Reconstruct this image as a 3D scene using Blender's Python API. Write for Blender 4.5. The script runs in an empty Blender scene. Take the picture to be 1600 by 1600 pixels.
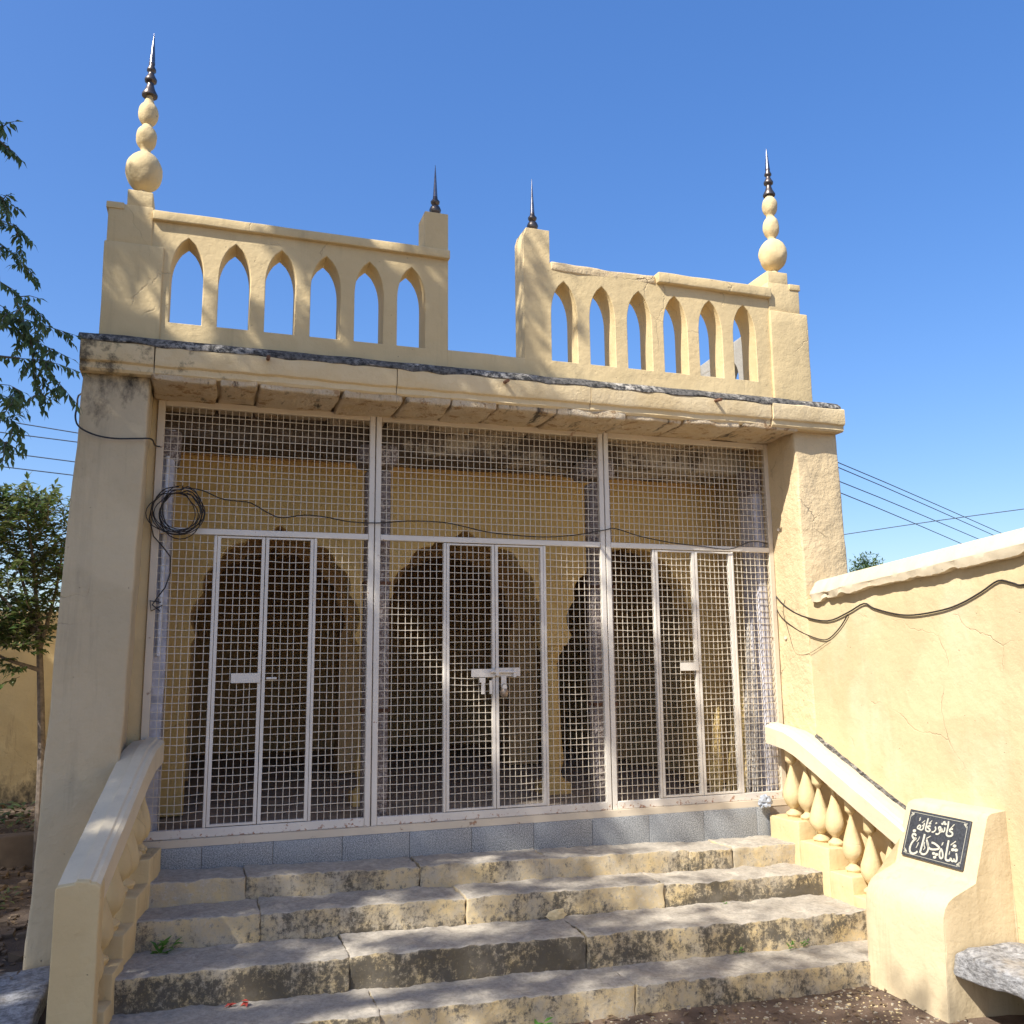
import bpy, bmesh, math, random
from mathutils import Vector, Matrix, noise
from mathutils.geometry import tessellate_polygon
R = random.Random(7)
sc = bpy.context.scene
col = sc.collection

# ------------------------------------------------------------------ camera
cam_d = bpy.data.cameras.new('camera'); cam = bpy.data.objects.new('camera', cam_d); col.objects.link(cam)
cam_d.sensor_width = 36; cam_d.lens = 1425.86/1600*36; cam_d.clip_end = 2000; cam_d.clip_start = 0.05
_r = Vector((0.94701, -0.32105, -0.01016)); _d = Vector((0.04195, 0.155, -0.98702)); _f = Vector((0.31846, 0.93429, 0.16025))
m = Matrix.Identity(4)
for i in range(3):
    m[i][0] = _r[i]; m[i][1] = -_d[i]; m[i][2] = -_f[i]
m[0][3], m[1][3], m[2][3] = 0.3484, -6.6915, 1.1481
cam.matrix_world = m
sc.camera = cam
# ------------------------------------------------------------------ light
SUN = Vector((0.85, 0.47, -1.0)).normalized()           # direction the light travels
w = bpy.data.worlds.new('World'); sc.world = w; w.use_nodes = True
nt = w.node_tree; nt.nodes.clear()
sky = nt.nodes.new('ShaderNodeTexSky'); sky.sky_type = 'NISHITA'; sky.sun_disc = False
sky.sun_elevation = math.asin(-SUN.z); sky.sun_rotation = math.atan2(-SUN.x, -SUN.y) % (2*math.pi)
sky.altitude = 0; sky.air_density = 1.0; sky.dust_density = 1.5; sky.ozone_density = 4.0
hs = nt.nodes.new('ShaderNodeHueSaturation'); hs.inputs['Saturation'].default_value = 1.5; hs.inputs['Hue'].default_value = 0.514; hs.inputs['Value'].default_value = 1.28
gm = nt.nodes.new('ShaderNodeGamma'); gm.inputs['Gamma'].default_value = 0.7
bg = nt.nodes.new('ShaderNodeBackground'); bg.inputs['Strength'].default_value = 0.15
wo = nt.nodes.new('ShaderNodeOutputWorld')
nt.links.new(sky.outputs[0], gm.inputs['Color']); nt.links.new(gm.outputs[0], hs.inputs['Color']); nt.links.new(hs.outputs[0], bg.inputs['Color']); nt.links.new(bg.outputs[0], wo.inputs['Surface'])
sl = bpy.data.lights.new('sun', 'SUN'); sl.energy = 4.5; sl.angle = math.radians(0.55); sl.color = (1.0, 0.965, 0.90)
so = bpy.data.objects.new('sun', sl); col.objects.link(so)
so.rotation_euler = SUN.to_track_quat('-Z', 'Y').to_euler(); so.location = (-20, -15, 30)
sc.view_settings.view_transform = 'Standard'; sc.view_settings.look = 'None'
sc.view_settings.gamma = 1.0; sc.view_settings.exposure = 0.82; sc.view_settings.use_curve_mapping = False
sc.render.engine = 'CYCLES'; sc.cycles.max_bounces = 7; sc.cycles.diffuse_bounces = 5; sc.cycles.glossy_bounces = 2; sc.cycles.transmission_bounces = 2

# ------------------------------------------------------------------ materials
def nodes(name):
    mt = bpy.data.materials.new(name); mt.use_nodes = True
    t = mt.node_tree; b = t.nodes['Principled BSDF']
    return mt, t, b
def N(t, kind, **kw):
    n = t.nodes.new('ShaderNode'+kind)
    for k, v in kw.items():
        if k in n.inputs: n.inputs[k].default_value = v
        else: setattr(n, k, v)
    return n
def pos(t, scale=(1, 1, 1)):
    g = N(t, 'NewGeometry'); mp = N(t, 'Mapping'); mp.inputs['Scale'].default_value = scale
    t.links.new(g.outputs['Position'], mp.inputs['Vector']); return mp.outputs[0]
def noi(t, vec, scale, detail=4, rough=0.6):
    n = N(t, 'TexNoise'); n.inputs['Scale'].default_value = scale; n.inputs['Detail'].default_value = detail
    n.inputs['Roughness'].default_value = rough; t.links.new(vec, n.inputs['Vector']); return n.outputs['Fac']
def ramp(t, fac, lo, hi, a=0.0, b=1.0):
    n = N(t, 'MapRange'); n.inputs['From Min'].default_value = lo; n.inputs['From Max'].default_value = hi
    n.inputs['To Min'].default_value = a; n.inputs['To Max'].default_value = b; n.clamp = True
    t.links.new(fac, n.inputs['Value']); return n.outputs[0]
def mul(t, a, b):
    n = N(t, 'Math', operation='MULTIPLY'); t.links.new(a, n.inputs[0])
    if isinstance(b, (int, float)): n.inputs[1].default_value = b
    else: t.links.new(b, n.inputs[1])
    return n.outputs[0]
def add(t, a, b):
    n = N(t, 'Math', operation='ADD'); t.links.new(a, n.inputs[0]); t.links.new(b, n.inputs[1]); return n.outputs[0]
def mix(t, fac, a, b):
    n = N(t, 'MixRGB')
    if isinstance(fac, (int, float)): n.inputs['Fac'].default_value = fac
    else: t.links.new(fac, n.inputs['Fac'])
    for i, c in ((1, a), (2, b)):
        if isinstance(c, tuple): n.inputs[i].default_value = (*c, 1) if len(c) == 3 else c
        else: t.links.new(c, n.inputs[i])
    return n.outputs[0]
def bump(t, b, h, strength=0.5, dist=0.01):
    n = N(t, 'Bump'); n.inputs['Strength'].default_value = strength; n.inputs['Distance'].default_value = dist
    t.links.new(h, n.inputs['Height']); t.links.new(n.outputs[0], b.inputs['Normal'])

def plaster(name, base, dark=0.8, rough_bump=1.0, stain=0.25, stain_col=(0.10, 0.085, 0.06), mould=None, warm=None):
    mt, t, b = nodes(name); p = pos(t)
    n1 = noi(t, p, 0.9, 5, 0.6); n2 = noi(t, p, 7, 6, 0.65); n3 = noi(t, p, 70, 4, 0.6)
    c = mix(t, ramp(t, n1, 0.3, 0.7), tuple(x*dark for x in base), base)
    if warm: c = mix(t, ramp(t, noi(t, pos(t, (1.3, 1.3, .7)), 1.1, 4), 0.5, 0.7), c, warm)
    c = mix(t, ramp(t, n2, 0.45, 0.8, 0, 0.22), c, tuple(x*0.62 for x in base))
    # rain streaks, stretched along z
    s = noi(t, pos(t, (5, 5, 0.45)), 1.6, 5, 0.7)
    c = mix(t, ramp(t, s, 0.54, 0.76, 0, stain*1.5), c, stain_col)
    c = mix(t, ramp(t, noi(t, p, 33, 8, .8), .60, .72, 0, .35), c, tuple(x*.5 for x in base))
    # hand patched areas and hairline cracks
    vp = N(t, 'TexVoronoi'); vp.inputs['Scale'].default_value = 1.7; vp.feature = 'SMOOTH_F1'; vp.inputs['Smoothness'].default_value = .35
    wv = N(t, 'VectorMath', operation='ADD'); nv = N(t, 'TexNoise'); nv.inputs['Scale'].default_value = 3.0; nv.inputs['Detail'].default_value = 5
    sv = N(t, 'VectorMath', operation='SCALE'); sv.inputs['Scale'].default_value = .35; t.links.new(nv.outputs['Color'], sv.inputs[0])
    t.links.new(p, nv.inputs['Vector']); t.links.new(p, wv.inputs[0]); t.links.new(sv.outputs[0], wv.inputs[1]); t.links.new(wv.outputs[0], vp.inputs['Vector'])
    sep = N(t, 'SeparateColor'); t.links.new(vp.outputs['Color'], sep.inputs[0])
    c = mix(t, ramp(t, sep.outputs[0], .55, .8, 0, .28), c, tuple(min(1, x*1.12+.03) for x in base))
    c = mix(t, ramp(t, sep.outputs[1], .6, .9, 0, .22), c, tuple(x*y for x, y in zip(base, (.80, .74, .66))))
    vc = N(t, 'TexVoronoi'); vc.feature = 'DISTANCE_TO_EDGE'; vc.inputs['Scale'].default_value = 1.3; t.links.new(wv.outputs[0], vc.inputs['Vector'])
    crack = mul(t, ramp(t, vc.outputs['Distance'], .006, .001), ramp(t, noi(t, p, 1.3, 3), .56, .64))
    c = mix(t, mul(t, crack, .28), c, (0.2, 0.15, 0.1))
    # little chips
    v = N(t, 'TexVoronoi'); v.inputs['Scale'].default_value = 17; t.links.new(p, v.inputs['Vector'])
    chips = mul(t, ramp(t, v.outputs['Distance'], 0.10, 0.05), ramp(t, n2, 0.52, 0.6))
    c = mix(t, mul(t, chips, 0.55), c, (0.16, 0.13, 0.09))
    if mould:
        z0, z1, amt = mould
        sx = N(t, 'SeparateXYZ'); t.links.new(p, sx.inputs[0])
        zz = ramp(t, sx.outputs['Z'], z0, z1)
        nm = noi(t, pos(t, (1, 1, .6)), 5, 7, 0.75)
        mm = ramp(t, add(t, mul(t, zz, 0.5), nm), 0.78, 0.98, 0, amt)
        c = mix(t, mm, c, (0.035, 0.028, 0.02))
    t.links.new(c, b.inputs['Base Color']); b.inputs['Roughness'].default_value = 0.85
    h = add(t, mul(t, noi(t, p, 4.5, 4, .55), 1.0), add(t, mul(t, n3, 0.12), mul(t, noi(t, p, 22, 5, .6), 0.35)))
    h = add(t, add(t, h, mul(t, chips, -0.35)), mul(t, crack, -.3))
    bump(t, b, h, 0.55*rough_bump, 0.022)
    return mt

CREAM = (0.66, 0.505, 0.265)
M = {}
M['plaster'] = plaster('cream_plaster', CREAM, 0.86, 1.0, 0.16)
M['plaster_wall'] = plaster('sunlit_wall_plaster', (0.62, 0.485, 0.275), 0.84, 1.0, 0.16, (0.36, 0.25, 0.12), None, (0.66, 0.54, 0.355))
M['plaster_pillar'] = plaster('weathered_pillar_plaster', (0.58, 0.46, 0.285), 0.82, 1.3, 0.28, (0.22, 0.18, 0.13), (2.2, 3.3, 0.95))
M['plaster_rough'] = plaster('rough_pillar_plaster', (0.66, 0.505, 0.29), 0.88, 2.2, 0.10)
M['plaster_rail'] = plaster('pale_rail_plaster', (0.66, 0.555, 0.385), 0.9, 0.5, 0.15, (0.3, 0.25, 0.18))
M['plaster_ped'] = plaster('pedestal_plaster', (0.65, 0.525, 0.325), 0.86, 0.9, 0.35, (0.30, 0.22, 0.12))
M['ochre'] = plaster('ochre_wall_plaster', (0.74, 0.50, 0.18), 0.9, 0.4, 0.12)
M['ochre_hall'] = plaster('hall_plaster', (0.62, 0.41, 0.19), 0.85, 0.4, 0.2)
M['old_parapet'] = plaster('weathered_grey_plaster', (0.36, 0.34, 0.30), 0.6, 1.2, 0.7, (0.06, 0.055, 0.05))
M['far_wall'] = plaster('old_wall_plaster', (0.60, 0.45, 0.22), 0.7, 1.2, 0.6, (0.16, 0.11, 0.05), (.5, -.5, .9))

def cornice_mat():
    mt, t, b = nodes('cornice_plaster'); p = pos(t)
    n = noi(t, p, 3, 7, .7); n2 = noi(t, p, 26, 5, .65)
    c = mix(t, ramp(t, n, .3, .7), (0.70, 0.56, 0.34), (0.62, 0.47, 0.25))
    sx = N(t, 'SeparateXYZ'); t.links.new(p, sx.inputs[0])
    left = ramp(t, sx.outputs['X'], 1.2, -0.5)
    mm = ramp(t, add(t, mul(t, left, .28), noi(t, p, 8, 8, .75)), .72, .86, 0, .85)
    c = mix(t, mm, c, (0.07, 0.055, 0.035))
    t.links.new(c, b.inputs['Base Color']); b.inputs['Roughness'].default_value = .9
    bump(t, b, add(t, n, mul(t, n2, .4)), .7, .02); return mt
M['cornice'] = cornice_mat()
def crust_mat():
    mt, t, b = nodes('black_lichen_crust'); p = pos(t)
    n = noi(t, p, 24, 10, .8); n2 = noi(t, p, 2.2, 6, .7)
    c = mix(t, ramp(t, n, .42, .6), (0.022, 0.021, 0.019), (0.17, 0.155, 0.135))
    c = mix(t, mul(t, ramp(t, n2, .46, .60), ramp(t, n, .46, .60)), c, (0.52, 0.47, 0.39))
    t.links.new(c, b.inputs['Base Color']); b.inputs['Roughness'].default_value = .95
    bump(t, b, n, .8, .012); return mt
M['crust'] = crust_mat()
def soffit_mat():
    mt, t, b = nodes('soffit_stone'); p = pos(t)
    n = noi(t, p, 3.5, 8, .7); n2 = noi(t, p, 30, 5, .7); n3 = noi(t, p, 9, 8, .75)
    c = mix(t, ramp(t, n, .35, .65), (0.60, 0.44, 0.25), (0.68, 0.57, 0.41))
    c = mix(t, ramp(t, n3, .55, .60), c, (0.40, 0.25, 0.125))
    c = mix(t, ramp(t, noi(t, pos(t, (3, .8, 1)), 2.3, 6, .7), .58, .66, 0, .9), c, (0.05, 0.04, 0.03))
    t.links.new(c, b.inputs['Base Color']); b.inputs['Roughness'].default_value = .92
    bump(t, b, add(t, n3, mul(t, n2, .3)), 1.0, .04); return mt
M['soffit'] = soffit_mat()
def step_mat():
    mt, t, b = nodes('step_stone'); p = pos(t)
    g = N(t, 'NewGeometry'); sx = N(t, 'SeparateXYZ'); t.links.new(g.outputs['True Normal'], sx.inputs[0])
    n = noi(t, p, 1.7, 6, .65); n2 = noi(t, p, 26, 10, .82); n3 = noi(t, p, 75, 5, .7); n4 = noi(t, p, 5, 8, .72)
    tread = mix(t, ramp(t, n2, .36, .66), (0.27, 0.24, 0.195), (0.54, 0.475, 0.38))
    tread = mix(t, ramp(t, n4, .55, .7), tread, (0.58, 0.51, 0.40))
    riser = mix(t, ramp(t, n4, .38, .62), (0.62, 0.47, 0.24), (0.47, 0.40, 0.29))
    riser = mix(t, ramp(t, n2, .52, .64, 0, .85), riser, (0.60, 0.55, 0.46))
    streak = noi(t, pos(t, (9, 9, 2.2)), 1.5, 8, .8)
    dirt = add(t, mul(t, n2, .75), add(t, mul(t, streak, .35), mul(t, n, .40)))
    oi = N(t, 'ObjectInfo'); dirt = add(t, dirt, ramp(t, oi.outputs['Random'], 0, 1, -.06, .02))
    sz = N(t, 'SeparateXYZ'); t.links.new(p, sz.inputs[0])
    dirt = add(t, dirt, add(t, ramp(t, sz.outputs['Z'], -.47, -.54, -.035, .045), ramp(t, sz.outputs['Z'], -.68, -.74, 0, -.06)))
    riser = mix(t, ramp(t, dirt, .70, .80, 0, .90), riser, (0.065, 0.055, 0.04))
    up = ramp(t, add(t, sx.outputs['Z'], mul(t, n3, .2)), .6, .85)
    c = mix(t, up, riser, tread)
    c = mix(t, ramp(t, n3, .60, .72, 0, .5), c, (0.12, 0.10, 0.08))
    c = mix(t, ramp(t, noi(t, p, 3.2, 8, .75), .55, .68, 0, .55), c, mix(t, up, (0.20, 0.17, 0.13), (0.21, 0.18, 0.15)))
    t.links.new(c, b.inputs['Base Color']); b.inputs['Roughness'].default_value = .9
    bump(t, b, add(t, mul(t, n2, 1.0), mul(t, n3, .35)), .6, .016); return mt
M['step'] = step_mat()
def granite_mat():
    mt, t, b = nodes('blue_grey_granite'); p = pos(t)
    n = noi(t, p, 130, 4, .85); n2 = noi(t, p, 3, 4, .6)
    c = mix(t, ramp(t, n, .42, .60), (0.09, 0.097, 0.105), (0.48, 0.485, 0.475))
    c = mix(t, ramp(t, n2, .4, .7, 0, .35), c, (0.33, 0.35, 0.36))
    c = mix(t, ramp(t, noi(t, pos(t, (6, 6, 1.5)), 6, 5, .7), .68, .74, 0, .7), c, (0.55, 0.52, 0.45))
    t.links.new(c, b.inputs['Base Color']); b.inputs['Roughness'].default_value = .42; return mt
M['granite'] = granite_mat()
def column_mat():
    mt, t, b = nodes('speckled_purple_stone'); p = pos(t)
    n = noi(t, p, 42, 6, .75); n2 = noi(t, p, 5, 4, .6)
    c = mix(t, ramp(t, n, .47, .57), (0.17, 0.13, 0.115), (0.50, 0.43, 0.38))
    c = mix(t, ramp(t, n2, .45, .6, 0, .6), c, (0.20, 0.16, 0.145))
    t.links.new(c, b.inputs['Base Color']); b.inputs['Roughness'].default_value = .8; bump(t, b, n, .5, .01); return mt
M['column'] = column_mat()
def beam_mat():
    mt, t, b = nodes('dark_beam_stone'); p = pos(t)
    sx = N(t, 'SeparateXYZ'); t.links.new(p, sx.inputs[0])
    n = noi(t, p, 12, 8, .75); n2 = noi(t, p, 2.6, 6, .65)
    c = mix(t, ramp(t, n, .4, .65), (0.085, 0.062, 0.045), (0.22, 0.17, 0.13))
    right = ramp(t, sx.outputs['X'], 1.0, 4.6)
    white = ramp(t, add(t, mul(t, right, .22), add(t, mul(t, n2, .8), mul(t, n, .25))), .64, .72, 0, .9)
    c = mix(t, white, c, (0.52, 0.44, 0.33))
    t.links.new(c, b.inputs['Base Color']); b.inputs['Roughness'].default_value = .92; bump(t, b, n, .8, .03); return mt
M['beam'] = beam_mat()
def paint_mat(name, base, rust, scale=9, lo=.62, zrust=None):
    mt, t, b = nodes(name); p = pos(t)
    n = noi(t, p, scale, 7, .7); n2 = noi(t, p, 2.0, 3)
    c = mix(t, ramp(t, n2, .3, .7), tuple(x*.86 for x in base), base)
    k = ramp(t, n, lo, lo+.05)
    if zrust:
        sx = N(t, 'SeparateXYZ'); t.links.new(p, sx.inputs[0])
        k = ramp(t, add(t, n, ramp(t, sx.outputs['Z'], zrust, -.02, 0, .16)), lo, lo+.05)
    c = mix(t, mul(t, k, rust), c, mix(t, ramp(t, noi(t, p, 30, 4), .4, .6), (0.05, 0.035, 0.025), (0.30, 0.11, 0.035)))
    t.links.new(c, b.inputs['Base Color']); b.inputs['Roughness'].default_value = .5
    bump(t, b, n, .25, .006); return mt
M['frame'] = paint_mat('white_gate_paint', (0.72, 0.655, 0.56), .85, 30, .65, .07)
M['wire'] = paint_mat('mesh_wire_paint', (0.68, 0.59, 0.46), .5, 30, .66)
M['frame_cream'] = paint_mat('cream_frame_paint', (0.66, 0.56, 0.42), .8, 9, .63)
def plain(name, c, rough=.6, metal=0.0, var=.25, scale=20):
    mt, t, b = nodes(name); p = pos(t); n = noi(t, p, scale, 4)
    t.links.new(mix(t, ramp(t, n, .3, .7), tuple(x*(1-var) for x in c), tuple(min(1, x*(1+var)) for x in c)), b.inputs['Base Color'])
    b.inputs['Roughness'].default_value = rough; b.inputs['Metallic'].default_value = metal; return mt
M['spike'] = plain('dark_spike_metal', (0.20, 0.19, 0.20), .28, .9)
M['spike_ring'] = plain('tarnished_ring_metal', (0.12, 0.10, 0.09), .38, .8)
M['cable'] = plain('black_cable_rubber', (0.022, 0.018, 0.016), .55)
M['line'] = plain('dark_power_line', (0.05, 0.06, 0.08), .6)
M['rust'] = plain('rusty_iron', (0.14, 0.065, 0.035), .8, .2, .5)
M['lock'] = plain('worn_brass_padlock', (0.30, 0.23, 0.17), .45, .7, .4, 60)
M['pvc'] = plain('white_conduit_plastic', (0.72, 0.72, 0.74), .4)
M['whitewash'] = plain('whitewashed_stone', (0.55, 0.53, 0.56), .9, 0, .3, 12)
M['floor_in'] = plain('hall_floor_stone', (0.34, 0.28, 0.22), .7, 0, .35, 3)
M['dark_in'] = plain('dark_brown_stone', (0.10, 0.07, 0.045), .9, 0, .3, 4)  # dark brown tone for the kerb and rubble stones
M['reed'] = plain('dry_yellow_reed', (0.62, 0.47, 0.20), .7, 0, .45, 35)
M['reed_grey'] = plain('bleached_reed', (0.60, 0.56, 0.50), .7, 0, .45, 35)
M['bag'] = plain('pale_plastic_film', (0.34, 0.36, 0.39), .25, 0, .3, 40)
M['plaque'] = plain('black_slate', (0.045, 0.048, 0.055), .45, 0, .45, 90)
M['letter'] = plain('cream_letter_paint', (0.50, 0.47, 0.37), .7, 0, .12, 60)
M['litter_red'] = plain('red_dry_leaf', (0.45, 0.06, 0.04), .6)
M['chip'] = plain('yellow_plaster_chip', (0.70, 0.55, 0.30), .9)
M['bark'] = plain('grey_brown_bark', (0.13, 0.10, 0.075), .9, 0, .45, 25)
def bench_mat():
    mt, t, b = nodes('chiselled_grey_stone'); p = pos(t)
    n = noi(t, pos(t, (1, 1, 2.5)), 22, 8, .75); n2 = noi(t, p, 3, 4)
    c = mix(t, ramp(t, n, .38, .66), (0.14, 0.135, 0.13), (0.50, 0.49, 0.48))
    c = mix(t, ramp(t, n2, .52, .68, 0, .6), c, (0.45, 0.36, 0.24))
    t.links.new(c, b.inputs['Base Color']); b.inputs['Roughness'].default_value = .85; bump(t, b, n, 1.0, .02); return mt
M['bench'] = bench_mat()
def soil_mat():
    mt, t, b = nodes('dry_soil'); p = pos(t)
    n = noi(t, p, 3, 6, .65); n2 = noi(t, p, 40, 6, .75)
    c = mix(t, ramp(t, n, .35, .65), (0.10, 0.065, 0.042), (0.25, 0.17, 0.115))
    c = mix(t, ramp(t, n2, .6, .7, 0, .6), c, (0.36, 0.30, 0.24))
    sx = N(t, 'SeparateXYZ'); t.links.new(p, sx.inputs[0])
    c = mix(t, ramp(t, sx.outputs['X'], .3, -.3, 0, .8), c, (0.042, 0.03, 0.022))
    t.links.new(c, b.inputs['Base Color']); b.inputs['Roughness'].default_value = 1; bump(t, b, add(t, n, n2), .8, .03); return mt
M['soil'] = soil_mat()
def leaf_mat(name, c1, c2):
    mt, t, b = nodes(name)
    oi = N(t, 'NewGeometry')
    n = noi(t, pos(t), 9, 3)
    cc = mix(t, ramp(t, n, .35, .65), c1, c2)
    cc = mix(t, ramp(t, oi.outputs['Random Per Island'], 0, 1, 0, .6), cc, tuple(x*.6 for x in c1))
    t.links.new(cc, b.inputs['Base Color']); b.inputs['Roughness'].default_value = .42
    tr = N(t, 'BsdfTranslucent'); t.links.new(cc, tr.inputs['Color'])
    ms = N(t, 'MixShader'); ms.inputs[0].default_value = .38
    t.links.new(b.outputs[0], ms.inputs[1]); t.links.new(tr.outputs[0], ms.inputs[2])
    t.links.new(ms.outputs[0], t.nodes['Material Output'].inputs['Surface']); return mt
M['leaf'] = leaf_mat('dark_green_leaf', (0.075, 0.14, 0.055), (0.17, 0.23, 0.07))
M['leaf_far'] = plain('crown_leaf', (0.07, 0.12, 0.045), .6, 0, .3, 6)
M['leaf_b'] = leaf_mat('bush_leaf', (0.07, 0.14, 0.04), (0.17, 0.17, 0.06))
M['leaf_w'] = leaf_mat('weed_leaf', (0.10, 0.26, 0.035), (0.16, 0.33, 0.05))
M['leaf_dry'] = leaf_mat('dry_leaf', (0.20, 0.13, 0.07), (0.34, 0.26, 0.17))

# ------------------------------------------------------------------ mesh helpers
def empty(name, loc=(0, 0, 0), label=None, cat=None, group=None):
    o = bpy.data.objects.new(name, None); o.location = loc; o.empty_display_size = .1; col.objects.link(o)
    if label: o['label'] = label; o['category'] = cat
    if group: o['group'] = group
    return o
def tag(o, label, cat, group=None):
    o['label'] = label; o['category'] = cat
    if group: o['group'] = group
    return o
def link(name, me, mat, parent=None, kind=None, smooth=35, label=None):
    if mat is not None and len(me.materials) == 0: me.materials.append(M[mat] if isinstance(mat, str) else mat)
    if smooth and len(me.polygons):
        me.polygons.foreach_set('use_smooth', [True]*len(me.polygons))
        try: me.set_sharp_from_angle(angle=math.radians(smooth))
        except Exception: pass
    o = bpy.data.objects.new(name, me); col.objects.link(o)
    if parent is not None:
        o.parent = parent; o.matrix_parent_inverse = Matrix.Translation(parent.location).inverted() if parent.type == 'EMPTY' else Matrix.Identity(4)
    if kind: o['kind'] = kind
    if label: o['label'] = label
    return o
class MB:
    def __init__(s): s.v = []; s.f = []
    def add(s, v, f):
        o = len(s.v); s.v += [tuple(p) for p in v]; s.f += [tuple(i+o for i in q) for q in f]
    def box(s, x0, x1, y0, y1, z0, z1):
        s.add([(x0, y0, z0), (x1, y0, z0), (x1, y1, z0), (x0, y1, z0), (x0, y0, z1), (x1, y0, z1), (x1, y1, z1), (x0, y1, z1)],
              [(0, 3, 2, 1), (4, 5, 6, 7), (0, 1, 5, 4), (1, 2, 6, 5), (2, 3, 7, 6), (3, 0, 4, 7)])
    def tube(s, pts, r, n=6, r1=None, cap=True):
        pts = [Vector(p) for p in pts]; k = len(pts); o = len(s.v)
        r1 = r if r1 is None else r1; prev = None
        for i, p in enumerate(pts):
            d = (pts[min(i+1, k-1)] - pts[max(i-1, 0)]).normalized()
            if prev is None: a = d.orthogonal().normalized()
            else: a = (prev - d*prev.dot(d)); a = a.normalized() if a.length > 1e-6 else d.orthogonal().normalized()
            prev = a; bb = d.cross(a); rr = r + (r1-r)*i/max(1, k-1)
            for j in range(n):
                t = 2*math.pi*j/n; s.v.append(tuple(p + (a*math.cos(t)+bb*math.sin(t))*rr))
        for i in range(k-1):
            for j in range(n):
                s.f.append((o+i*n+j, o+i*n+(j+1) % n, o+(i+1)*n+(j+1) % n, o+(i+1)*n+j))
        if cap:
            s.f.append(tuple(o+j for j in reversed(range(n)))); s.f.append(tuple(o+(k-1)*n+j for j in range(n)))
    def lathe(s, prof, c=(0, 0, 0), n=24, lean=(0, 0), lump=0.0):
        o = len(s.v); k = len(prof)
        for r, z in prof:
            for j in range(n):
                t = 2*math.pi*j/n; rq = r*(1+lump*noise.noise(Vector((c[0]*9+math.cos(t)*1.6, c[1]*9+math.sin(t)*1.6, z*14)))) if lump else r
                s.v.append((c[0]+rq*math.cos(t)+lean[0]*z, c[1]+rq*math.sin(t)+lean[1]*z, c[2]+z))
        for i in range(k-1):
            for j in range(n): s.f.append((o+i*n+j, o+i*n+(j+1) % n, o+(i+1)*n+(j+1) % n, o+(i+1)*n+j))
        s.f.append(tuple(o+j for j in reversed(range(n)))); s.f.append(tuple(o+(k-1)*n+j for j in range(n)))
    def mesh(s, name):
        me = bpy.data.meshes.new(name); me.from_pydata(s.v, [], s.f); me.validate(); me.update(); return me
    def build(s, name, mat, parent=None, kind=None, smooth=35, label=None):
        return link(name, s.mesh(name), mat, parent, kind, smooth, label)
def fix_normals(bm): bmesh.ops.recalc_face_normals(bm, faces=bm.faces)
def nz(p, sc_, seed): return noise.noise(Vector((p[0]*sc_+seed*7.13, p[1]*sc_-seed*3.7, p[2]*sc_+seed*1.9)))
def rough_block(name, corner, mat, parent=None, seg=.08, amp=.006, rnd=.015, seed=0, freq=4.0, fine=0.0, label=None):
    """corner(u,v,w) in 0..1 -> world point; subdivided, rounded and displaced block."""
    c = [[[Vector(corner(a, b, d)) for d in (0, 1)] for b in (0, 1)] for a in (0, 1)]
    lu = (c[1][0][0]-c[0][0][0]).length; lv = (c[0][1][0]-c[0][0][0]).length; lw = (c[0][0][1]-c[0][0][0]).length
    def params(L):
        n = max(1, int(round(L/seg))); e = min(rnd/max(L, 1e-4), .3)
        t = [0, e*.35, e] + [e+(1-2*e)*i/n for i in range(1, n)] + [1-e, 1-e*.35, 1]
        return t
    U, V, W_ = params(lu), params(lv), params(lw)
    idx = {}; vs = []; fs = []
    def key(i, j, k):
        q = (i, j, k)
        if q in idx: return idx[q]
        u, v, w_ = U[i], V[j], W_[k]
        # rounding: pull in where two or more params are at the ends
        d = [min(u, 1-u)*lu, min(v, 1-v)*lv, min(w_, 1-w_)*lw]
        p = Vector(corner(u, v, w_)); cen = Vector(corner(.5, .5, .5))
        q3 = [max(0, rnd-x) for x in d]; ss = math.sqrt(sum(x*x for x in q3))
        if ss > rnd:
            pull = (ss-rnd)/ss
            ax = [(Vector(corner(1, v, w_))-Vector(corner(0, v, w_))).normalized(), (Vector(corner(u, 1, w_))-Vector(corner(u, 0, w_))).normalized(), (Vector(corner(u, v, 1))-Vector(corner(u, v, 0))).normalized()]
            for a, (t_, x) in enumerate(zip((u, v, w_), q3)):
                p += ax[a]*(x*pull)*(1 if t_ < .5 else -1)
        if amp:
            dirv = Vector((nz(p, freq, seed), nz(p, freq, seed+11), nz(p, freq, seed+23)))
            p += dirv*amp*1.6
        if fine: p += Vector((nz(p, freq*5, seed+3), nz(p, freq*5, seed+5), nz(p, freq*5, seed+8)))*fine
        idx[q] = len(vs); vs.append(tuple(p)); return idx[q]
    a, b_, c_ = len(U)-1, len(V)-1, len(W_)-1
    for i in range(a):
        for j in range(b_):
            fs.append((key(i, j, 0), key(i, j+1, 0), key(i+1, j+1, 0), key(i+1, j, 0)))
            fs.append((key(i, j, c_), key(i+1, j, c_), key(i+1, j+1, c_), key(i, j+1, c_)))
        for k in range(c_):
            fs.append((key(i, 0, k), key(i+1, 0, k), key(i+1, 0, k+1), key(i, 0, k+1)))
            fs.append((key(i, b_, k), key(i, b_, k+1), key(i+1, b_, k+1), key(i+1, b_, k)))
    for j in range(b_):
        for k in range(c_):
            fs.append((key(0, j, k), key(0, j, k+1), key(0, j+1, k+1), key(0, j+1, k)))
            fs.append((key(a, j, k), key(a, j+1, k), key(a, j+1, k+1), key(a, j, k+1)))
    me = bpy.data.meshes.new(name); me.from_pydata(vs, [], fs); me.update()
    bm = bmesh.new(); bm.from_mesh(me); fix_normals(bm); bm.to_mesh(me); bm.free()
    return link(name, me, mat, parent, None, 50, label)
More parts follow.
